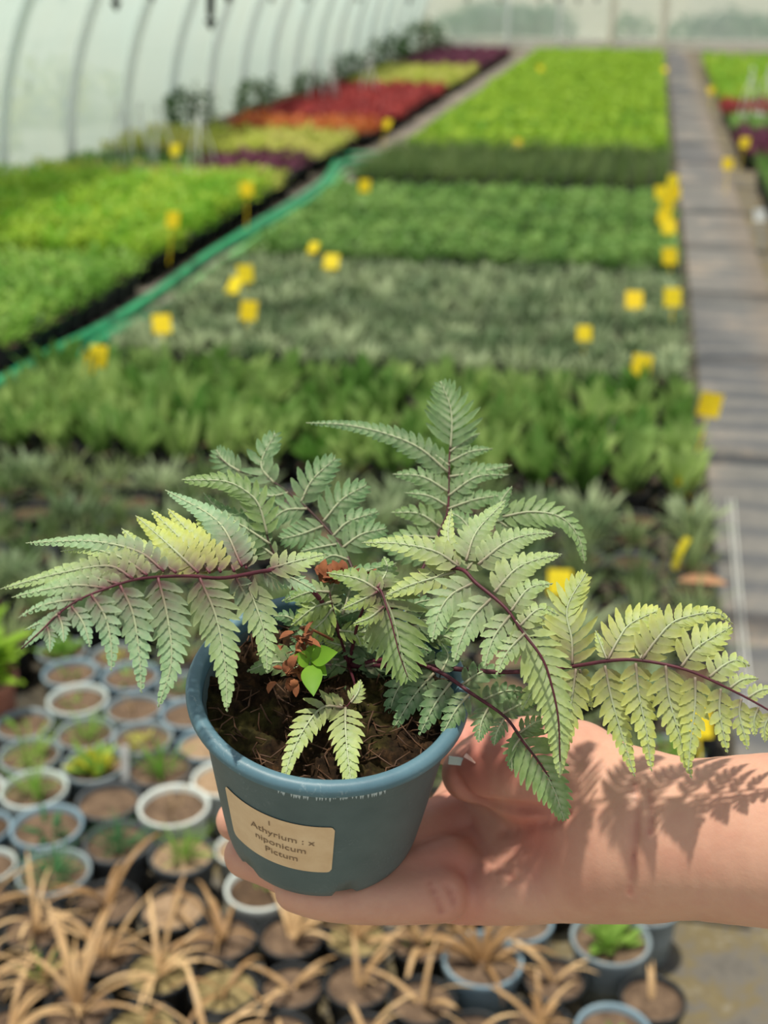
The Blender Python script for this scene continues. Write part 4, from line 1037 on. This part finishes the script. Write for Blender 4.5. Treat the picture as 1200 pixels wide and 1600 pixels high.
frond('pale green arching leaflet behind the left frond',
 [CROWN, (480, 960, .52), (425, 858, .522), (412, 812, .523), (400, 785, .524)],
 [([(418, 835), (405, 790), (385, 768), (350, 752), (284, 750)], 58, .35, .002, .15, .7), ([(422, 850), (392, 830), (345, 800), (318, 770)], 66, .1, .006, .3), ([(430, 870), (405, 850), (385, 830)], 50, .15, .004, .6)],
 .3, .0011, 'rachis_brown', up=.4, fm='fern_green')
frond('green frond arching down behind the bright frond at the right',
 [CROWN, (640, 940, .53), (720, 850, .54), (780, 808, .545), (808, 805, .545)],
 [([(785, 808), (830, 800), (875, 808), (903, 838), (914, 882)], 60, .25, -.004, .25, .9), ([(775, 812), (805, 830), (840, 840)], 44, .15, 0), ([(770, 815), (785, 780), (800, 760)], 40, .1, .004), ([(740, 835), (720, 810), (700, 800)], 44, .1, .004)],
 .35, .0012, 'rachis_brown', up=.45, fm='fern_green')
frond('small young frond with two purple-flushed leaflets over the front soil',
 [CROWN, (555, 1075, .497), (545, 1100, .490), (532, 1108, .487)],
 [([(536, 1106, .488), (505, 1105, .484), (478, 1135, .476), (455, 1180, .468), (443, 1224, .462)], 56, .6, 0, .75, .75), ([(540, 1106, .488), (540, 1135, .48), (543, 1175, .47), (549, 1224, .462)], 62, .6, 0, .45, .55), ([(548, 1098), (560, 1080), (563, 1062)], 34, .6, .006, .5), ([(535, 1104), (515, 1090), (500, 1088)], 26, .7, .002, .5)],
 .6, .0010, up=.35)
frond('cluster of short yellowish leaflets in the shaded heart of the plant',
 [CROWN, (530, 990, .505), (520, 950, .502), (515, 925, .5)],
 [([(518, 940), (490, 950), (455, 978)], 50, .8, 0, .2), ([(520, 950), (500, 975), (470, 1000)], 48, .85, -.002, .2), ([(525, 975), (500, 990), (478, 1012)], 36, .9, -.002, .1), ([(530, 985), (555, 990), (565, 1010)], 40, .8, -.002, .1), ([(515, 925), (485, 925), (450, 938)], 46, .4, .004, .5), ([(540, 1010), (520, 1005), (505, 1000)], 30, .9, -.002, .1), ([(545, 1030), (500, 1050), (470, 1062)], 40, .2, .0, .2), ([(545, 1040), (575, 1060), (590, 1095)], 50, .05, -.003, .3), ([(555, 1040), (590, 1050), (625, 1100)], 56, .0, -.002, .3), ([(560, 1035), (600, 1030), (650, 1045)], 50, .05, .0, .4), ([(530, 1030), (460, 1030), (432, 1052)], 40, .1, -.004, .2), ([(540, 1040), (545, 1065), (548, 1085)], 50, .1, -.006, .5), ([(545, 1000), (575, 985), (620, 960)], 56, .2, .006, .5), ([(535, 960), (560, 900), (620, 880)], 60, .05, .02, .5), ([(560, 1000), (620, 1000), (680, 1020)], 56, .0, .006, .5), ([(545, 1010), (640, 990), (700, 1000)], 56, .0, .012, .5), ([(500, 960), (470, 930), (440, 940)], 50, .2, .012, .6), ([(510, 945), (525, 910), (560, 885)], 46, .35, .02, .7)],
 .4, .0011, up=.4, fm='fern_green')
hp = []
for k in range(46):
    a = fr.uniform(math.pi * .95, math.pi * 2.12); r0 = fr.uniform(5, 40); L = fr.uniform(50, 95)
    u0, v0 = 560 + r0 * math.cos(a) * 1.5 + fr.uniform(-65, 70), 1005 + r0 * math.sin(a) * 1.2 + fr.uniform(-50, 50)
    u1, v1 = u0 + L * math.cos(a), v0 + L * math.sin(a) * .6 + fr.uniform(0, 26)
    d0 = .512 + fr.uniform(0, .02) - (v0 - 1000) * 1e-4
    hp.append(([(u0, v0, d0), ((u0 + u1) / 2, (v0 + v1) / 2 - 8, d0 - .002), (u1, v1, d0 + fr.uniform(-.004, .008))], fr.uniform(38, 58), fr.choice([0, 0, .1, .3, .7]), 0, fr.choice([.2, .5, .8])))
frond('dense short dark leaflets filling the heart of the plant above the soil', [CROWN, (560, 1005, .515), (575, 965, .516), (590, 935, .517)], hp, .5, .0011, 'rachis_brown', up=.4, fm='fern_green')
# weed seedling and dead brown frond remains
mb = MB()
def oval(mb, c, tip, wd, up_):
    c, tip = np.array(c), np.array(tip); L = tip - c; side = unit(np.cross(L, up_)); nn = unit(np.cross(side, L)); vs = []
    for i in range(9):
        t = i / 8; h = wd / 2 * math.sin(math.pi * min(1, .06 + .94 * t) ** .9) if t < 1 else 0
        m_ = c + L * t - nn * np.linalg.norm(L) * .18 * t * t
        vs += [m_ - side * h + nn * h * .25, m_, m_ + side * h + nn * h * .25]
    mb.add(vs, [f for i in range(8) for f in ((3 * i, 3 * i + 1, 3 * i + 4, 3 * i + 3), (3 * i + 1, 3 * i + 2, 3 * i + 5, 3 * i + 4))])
wb = P(487, 1032, .487)
for (a, b2, wd) in (((487, 1030, .487), (522, 1018, .480), 34), ((486, 1040, .486), (489, 1080, .474), 34), ((484, 1034, .488), (462, 1024, .484), 28), ((488, 1038, .488), (508, 1052, .482), 26), ((486, 1028, .488), (490, 1006, .489), 22)):
    oval(mb, P(*a), P(*b2), wd / F * .48, TOCAM + [0, 0, .5])
mb.tube([P(487, 1060, .506), P(488, 1045, .495), wb], [.0006] * 3, 6)
mb.v = [tuple(q) for q in W2L(np.array(mb.v))]
o = obj('weed_seedling', mb.mesh('weed_seedling', [leaf_mat('weed_leaf', (.10, .28, .02), (.24, .46, .04), 60)]), fern); o['label'] = 'bright smooth green weed seedling'
mb = MB(); ws = random.Random(4)
for k in range(60):
    u, v = ws.gauss(462, 14), ws.uniform(985, 1068); d = .489 + ws.uniform(-.004, .004)
    strip(mb, P(u + (1040 - v) * .25, v, d), ws.uniform(0, 6.28), ws.uniform(.003, .008), ws.uniform(.0015, .004), ws.uniform(.3, 2.2), ws.uniform(.5, 2.5), 4)
mb.tube([P(520, 1000, .503), P(490, 985, .495), P(468, 1000, .49), P(455, 1050, .488)], [.0006] * 4, 6)
for k in range(26):
    u = ws.uniform(500, 575); strip(mb, P(u, 905 + ws.uniform(-8, 8), .507), ws.uniform(0, 6.28), .007, .004, ws.uniform(.0, .8), 1.0, 4)
mb.v = [tuple(q) for q in W2L(np.array(mb.v))]
o = obj('dead_frond', mb.mesh('dead_frond', [mat('dead_frond_brown', (.13, .04, .018), (.30, .11, .045), 150, .8)]), fern); o['label'] = 'withered rust brown frond remains'

# ------------------------------------------------------------------ the hand and forearm (one continuous surface)
def pxr(u, v, d): return PC(u, v, d)
BC = (BASE - CAM) @ np.array([RT, UP, FW]).T; PZC = np.array([PZ @ RT, PZ @ UP, PZ @ FW])     # base centre, camera metres
def under(u, v, r, gap=.0):
    # depth at which a finger of radius r touches the pot's underside at pixel (u, v)
    d = .56
    for _ in range(12):
        q = PC(u, v, d); sdist = (q - BC) @ PZC
        d += (sdist + r + gap) / -PZC[2]
    return d
prims = []       # (points, radii, smooth)
def limb(pts, radii, k=.008): prims.append((np.array(pts), np.array(radii), k))
limb([pxr(1760, 1335, .45), pxr(1500, 1322, .465), pxr(1250, 1313, .488), pxr(1100, 1311, .505), pxr(1005, 1310, .515), pxr(965, 1308, .522)], [.040, .039, .0335, .0312, .0285, .028], .014)
limb([pxr(990, 1270, .520), pxr(880, 1225, .535), pxr(790, 1205, .545)], [.0255, .0245, .017], .012)       # thumb base mound
limb([pxr(900, 1195, .538), pxr(820, 1180, .548), pxr(760, 1195, .552), pxr(735, 1208, .553)], [.0185, .0165, .0145, .0125], .006)   # thumb folded into the palm
limb([pxr(990, 1345, .520), pxr(860, 1382, .530), pxr(740, 1398, .545), pxr(690, 1398, .552)], [.0225, .0155, .0125, .0115], .014)  # little finger side of the palm
limb([pxr(960, 1310, .535), pxr(820, 1335, .553), pxr(715, 1345, .566)], [.020, .0165, .0140], .014)
limb([pxr(950, 1285, .545), pxr(830, 1280, .566), pxr(715, 1280, .580)], [.020, .0170, .0150], .014)
limb([pxr(930, 1250, .555), pxr(830, 1230, .575), pxr(745, 1215, .592)], [.020, .0170, .0145], .012)
fu = [(690, 1398, .0115), (640, 1403, .0108), (560, 1405, .0102), (500, 1400, .0097), (462, 1393, .0085)]
limb([pxr(u, v, under(u, v, r)) for u, v, r in fu], [q[2] for q in fu], .004)
fu = [(705, 1352, .0125), (610, 1376, .0110), (500, 1378, .0105), (425, 1350, .0100), (386, 1336, .0098)]
limb([pxr(u, v, under(u, v, r, .001)) for u, v, r in fu], [q[2] for q in fu], .004)
fu = [(700, 1285, .0130), (600, 1320, .0112), (480, 1318, .0105), (410, 1290, .0098), (370, 1282, .0092)]
limb([pxr(u, v, under(u, v, r, .002) + (.004 if u < 420 else 0)) for u, v, r in fu], [q[2] for q in fu], .004)
limb([pxr(765, 1205, .590), pxr(715, 1160, .602), pxr(640, 1150, .615), pxr(560, 1190, .628), pxr(500, 1230, .635)], [.0140, .0125, .0108, .0098, .0088], .004)
# creases: thin shallow grooves
creases = [([pxr(712, 1205, .536), pxr(722, 1232, .533), pxr(745, 1250, .530), pxr(790, 1260, .528), pxr(850, 1266, .524), pxr(890, 1270, .519)], .0022, .0035),
           ([pxr(780, 1300, .546), pxr(830, 1290, .542), pxr(880, 1280, .535)], .0012, .002),
           ([pxr(735, 1290, .556), pxr(760, 1335, .548), pxr(800, 1370, .538)], .0013, .002),
           ([pxr(992, 1225, .494), pxr(996, 1270, .490), pxr(992, 1330, .489), pxr(984, 1395, .495)], .0007, .0014),
           ([pxr(1015, 1235, .492), pxr(1018, 1270, .487), pxr(1016, 1300, .486)], .0006, .0014),
           ([pxr(672, 1380, .541), pxr(684, 1405, .539), pxr(690, 1425, .543)], .0009, .0014),
           ([pxr(700, 1385, .540), pxr(710, 1410, .538)], .0008, .0014)]
RES = .0012
allp = np.vstack([p for p, r, k in prims]); mxr = .045
lo = allp.min(0) - mxr; hi = allp.max(0) + mxr; lo[0] = max(lo[0], allp[:, 0].min() - .015)
nx, ny_, nz_ = [int(math.ceil(q / RES)) for q in (hi - lo)]
X = (lo[0] + RES * np.arange(nx)).astype(np.float32); Yg = (lo[1] + RES * np.arange(ny_)).astype(np.float32); Zg = (lo[2] + RES * np.arange(nz_)).astype(np.float32)
field = np.full((nx, ny_, nz_), .2, np.float32)
def seg_sdf(gx, gy, gz, a, b2, ra, rb_):
    a = a.astype(np.float32); ab = (b2 - a).astype(np.float32); L2 = float(ab @ ab)
    px, py, pz = gx - a[0], gy - a[1], gz - a[2]
    t = np.clip((px * ab[0] + py * ab[1] + pz * ab[2]) / L2, 0, 1)
    return np.sqrt((px - t * ab[0]) ** 2 + (py - t * ab[1]) ** 2 + (pz - t * ab[2]) ** 2) - (ra + (rb_ - ra) * t * t * (3 - 2 * t))
def smin(a, b2, k):
    h = np.maximum(k - np.abs(a - b2), 0) / k
    return np.minimum(a, b2) - h * h * k * .25
for pts, rads, k in prims:
    m_ = float(rads.max()) + .03
    l2 = np.maximum(((pts.min(0) - m_ - lo) / RES).astype(int), 0); h2 = np.minimum(((pts.max(0) + m_ - lo) / RES).astype(int) + 1, [nx, ny_, nz_])
    gx, gy, gz = X[l2[0]:h2[0], None, None], Yg[None, l2[1]:h2[1], None], Zg[None, None, l2[2]:h2[2]]
    pp = crom(pts, max(8, len(pts) * 4)); 
    dd = np.r_[0, np.cumsum(np.linalg.norm(np.diff(pts, axis=0), axis=1))]; dq = np.linspace(0, dd[-1], len(pp)); rr_ = np.interp(dq, dd, rads)
    acc = np.full((h2[0] - l2[0], h2[1] - l2[1], h2[2] - l2[2]), .2, np.float32)
    for i in range(len(pp) - 1): acc = np.minimum(acc, seg_sdf(gx, gy, gz, pp[i], pp[i + 1], float(rr_[i]), float(rr_[i + 1])))
    sl = (slice(l2[0], h2[0]), slice(l2[1], h2[1]), slice(l2[2], h2[2]))
    field[sl] = smin(field[sl], acc, k)
def grad_field(p):
    i = np.clip(((p - lo) / RES).astype(int), 1, [nx - 2, ny_ - 2, nz_ - 2])
    g_ = np.array([field[i[0] + 1, i[1], i[2]] - field[i[0] - 1, i[1], i[2]], field[i[0], i[1] + 1, i[2]] - field[i[0], i[1] - 1, i[2]], field[i[0], i[1], i[2] + 1] - field[i[0], i[1], i[2] - 1]])
    return field[tuple(i)], unit(g_)
crs = []
for pts, r, k in creases:
    pp = crom(np.array(pts), 14); qq = []
    for p in pp:      # march along the sight line until the skin is met
        s = p / p[2]; d = p[2] - .05
        for _ in range(80):
            f_, _g = grad_field(s * d)
            if f_ < .0006: break
            d += max(.0004, f_ * .7)
        qq.append(s * d)
    crs.append((np.array(qq), r))
for pp, r in crs:
    m_ = r + .012
    l2 = np.maximum(((pp.min(0) - m_ - lo) / RES).astype(int), 0); h2 = np.minimum(((pp.max(0) + m_ - lo) / RES).astype(int) + 1, [nx, ny_, nz_])
    gx, gy, gz = X[l2[0]:h2[0], None, None], Yg[None, l2[1]:h2[1], None], Zg[None, None, l2[2]:h2[2]]
    acc = np.full((h2[0] - l2[0], h2[1] - l2[1], h2[2] - l2[2]), .2, np.float32)
    for i in range(len(pp) - 1): acc = np.minimum(acc, seg_sdf(gx, gy, gz, pp[i], pp[i + 1], r * (.3 if i == 0 else 1) * .9, r * (.3 if i == len(pp) - 2 else 1) * .9))
    sl = (slice(l2[0], h2[0]), slice(l2[1], h2[1]), slice(l2[2], h2[2]))
    field[sl] = -smin(-field[sl], acc, .0035)
# naive surface nets
ins = field < 0
cells = np.zeros((nx - 1, ny_ - 1, nz_ - 1), np.int8)
for a in (0, 1):
    for b2 in (0, 1):
        for c in (0, 1): cells += ins[a:nx - 1 + a, b2:ny_ - 1 + b2, c:nz_ - 1 + c]
act = np.argwhere((cells > 0) & (cells < 8))
idx = -np.ones(cells.shape, np.int64); idx[tuple(act.T)] = np.arange(len(act))
pos = np.zeros((len(act), 3)); cnt = np.zeros(len(act))
corner = [(a, b2, c) for a in (0, 1) for b2 in (0, 1) for c in (0, 1)]
vals = {cn: field[act[:, 0] + cn[0], act[:, 1] + cn[1], act[:, 2] + cn[2]] for cn in corner}
for c1 in corner:
    for ax in range(3):
        if c1[ax] == 0:
            c2 = list(c1); c2[ax] = 1; c2 = tuple(c2); v1, v2 = vals[c1], vals[c2]; cross = (v1 < 0) != (v2 < 0)
            t = np.where(cross, v1 / (v1 - v2 + 1e-20), 0)
            for q in range(3): pos[:, q] += np.where(cross, c1[q] + (t if q == ax else 0), 0)
            cnt += cross
pos = (act + pos / cnt[:, None]) * RES + lo
faces = []
for ax in range(3):
    sl0 = [slice(1, -1)] * 3; sl0[ax] = slice(0, -1); sl1 = list(sl0); sl1[ax] = slice(1, None)
    A, B = ins[tuple(sl0)], ins[tuple(sl1)]; b_, c_ = (ax + 1) % 3, (ax + 2) % 3
    for flip, ms in ((False, A & ~B), (True, ~A & B)):
        e = np.argwhere(ms); off = np.array([1, 1, 1]); off[ax] = 0; e = e + off
        q = []
        for (i, j) in ((0, 0), (-1, 0), (-1, -1), (0, -1)):
            s = e.copy(); s[:, b_] += i; s[:, c_] += j
            q.append(idx[np.clip(s[:, 0], 0, nx - 2), np.clip(s[:, 1], 0, ny_ - 2), np.clip(s[:, 2], 0, nz_ - 2)])
        q = np.array(q).T; q = q[(q >= 0).all(1)]
        faces.append(q[:, ::-1] if not flip else q)
faces = np.vstack(faces)
# light smoothing
for _ in range(3):
    acc = np.zeros_like(pos); cn = np.zeros(len(pos))
    for a, b2 in ((0, 1), (1, 2), (2, 3), (3, 0)):
        np.add.at(acc, faces[:, a], pos[faces[:, b2]]); np.add.at(cn, faces[:, a], 1)
        np.add.at(acc, faces[:, b2], pos[faces[:, a]]); np.add.at(cn, faces[:, b2], 1)
    pos = pos * .55 + .45 * acc / np.maximum(cn, 1)[:, None]
# redness of the skin: fingers, heel of the hand, creases
def near(pp, r): 
    d2 = np.min(((pos[:, None, :] - pp[None]) ** 2).sum(2), axis=1); return np.exp(-d2 / (r * r))
redn = np.zeros(len(pos))
for pp, r in ((np.array([pxr(720, 1390, .545), pxr(690, 1375, .545)]), .02), (np.array([pxr(690, 1300, .57), pxr(720, 1340, .56)]), .018), (np.array([pxr(760, 1150, .56), pxr(720, 1150, .58)]), .02),
              (np.array([pxr(365, 1285, .6), pxr(385, 1340, .59), pxr(460, 1395, .565), pxr(410, 1320, .59)]), .03), (np.array([pxr(745, 1200, .54), pxr(800, 1170, .53)]), .02), (np.array([pxr(850, 1290, .525)]), .022)):
    redn = np.maximum(redn, near(pp, r) * .8)
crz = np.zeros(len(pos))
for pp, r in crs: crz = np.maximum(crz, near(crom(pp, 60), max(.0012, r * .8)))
pw = C2W(pos)
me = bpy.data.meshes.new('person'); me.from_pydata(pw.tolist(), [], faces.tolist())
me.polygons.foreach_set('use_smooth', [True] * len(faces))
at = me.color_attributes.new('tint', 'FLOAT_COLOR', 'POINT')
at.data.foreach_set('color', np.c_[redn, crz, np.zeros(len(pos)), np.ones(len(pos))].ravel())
m, nt, b, o = new_mat('skin')
an = nt.nodes.new('ShaderNodeAttribute'); an.attribute_name = 'tint'; sp = nt.nodes.new('ShaderNodeSeparateColor'); nt.links.new(an.outputs['Color'], sp.inputs[0])
f = noise(nt, 38, 5, .6)
c = ramp(nt, f, [(.3, (.53, .275, .20)), (.55, (.60, .345, .25)), (.75, (.57, .295, .225))])
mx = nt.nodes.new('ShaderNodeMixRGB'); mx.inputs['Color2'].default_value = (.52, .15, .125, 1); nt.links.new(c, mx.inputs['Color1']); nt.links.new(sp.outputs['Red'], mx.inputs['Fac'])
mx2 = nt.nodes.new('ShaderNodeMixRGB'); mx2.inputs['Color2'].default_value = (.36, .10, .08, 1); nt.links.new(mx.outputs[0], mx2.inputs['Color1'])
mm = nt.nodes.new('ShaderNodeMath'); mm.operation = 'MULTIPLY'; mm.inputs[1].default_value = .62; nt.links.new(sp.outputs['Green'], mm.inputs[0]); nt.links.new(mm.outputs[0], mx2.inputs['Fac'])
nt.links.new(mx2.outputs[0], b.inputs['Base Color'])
b.inputs['Subsurface Weight'].default_value = .25; b.inputs['Subsurface Radius'].default_value = (.006, .0022, .0012); b.inputs['Subsurface Scale'].default_value = .6
b.inputs['Roughness'].default_value = .5; b.inputs['Specular IOR Level'].default_value = .35
f2 = noise(nt, 420, 3); bp = nt.nodes.new('ShaderNodeBump'); bp.inputs['Strength'].default_value = .12; bp.inputs['Distance'].default_value = .001
nt.links.new(f2, bp.inputs['Height']); nt.links.new(bp.outputs['Normal'], b.inputs['Normal'])
me.materials.append(m); me.update()
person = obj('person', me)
tn = MB(); ta, tb_, tcn = C2W(np.array([pxr(728, 1180, .5415), pxr(742, 1188, .5395), pxr(735, 1176, .5500)]))
ax = unit(tb_ - ta); up_n = unit(np.cross(ax, FW)); vs = []
for i in range(7):
    for j in range(5):
        q = (j - 2) / 2
        vs.append(ta + (tb_ - ta) * (i / 6) * 1.3 + (tcn - ta) * (q * .5) + unit(UP + .2 * RT) * (.0012 * (1 - q * q) - .0002))
tn.add(vs, [(i * 5 + j, (i + 1) * 5 + j, (i + 1) * 5 + j + 1, i * 5 + j + 1) for i in range(6) for j in range(4)])
o = obj('thumbnail', tn.mesh('thumbnail', [mat('fingernail', (.66, .42, .36), (.72, .50, .43), 200, .3)]), person); o['label'] = 'pale pink thumb nail'
mk = MB(); q = P(714, 1189, .5425); mk.box((0, 0, 0), (.0036, .0009, .0016)); o = obj('plant_marker', mk.mesh('marker', [M['pale_pot']], False)); o.location = tuple(q); o.rotation_euler = (-.4, .12, YAW)
tag(o, 'tiny pale blue plastic tab pinched between the pot rim and the thumb', 'plant label')
tag(person, "person's bare right forearm and open palm carrying the blue-grey fern pot", 'person')
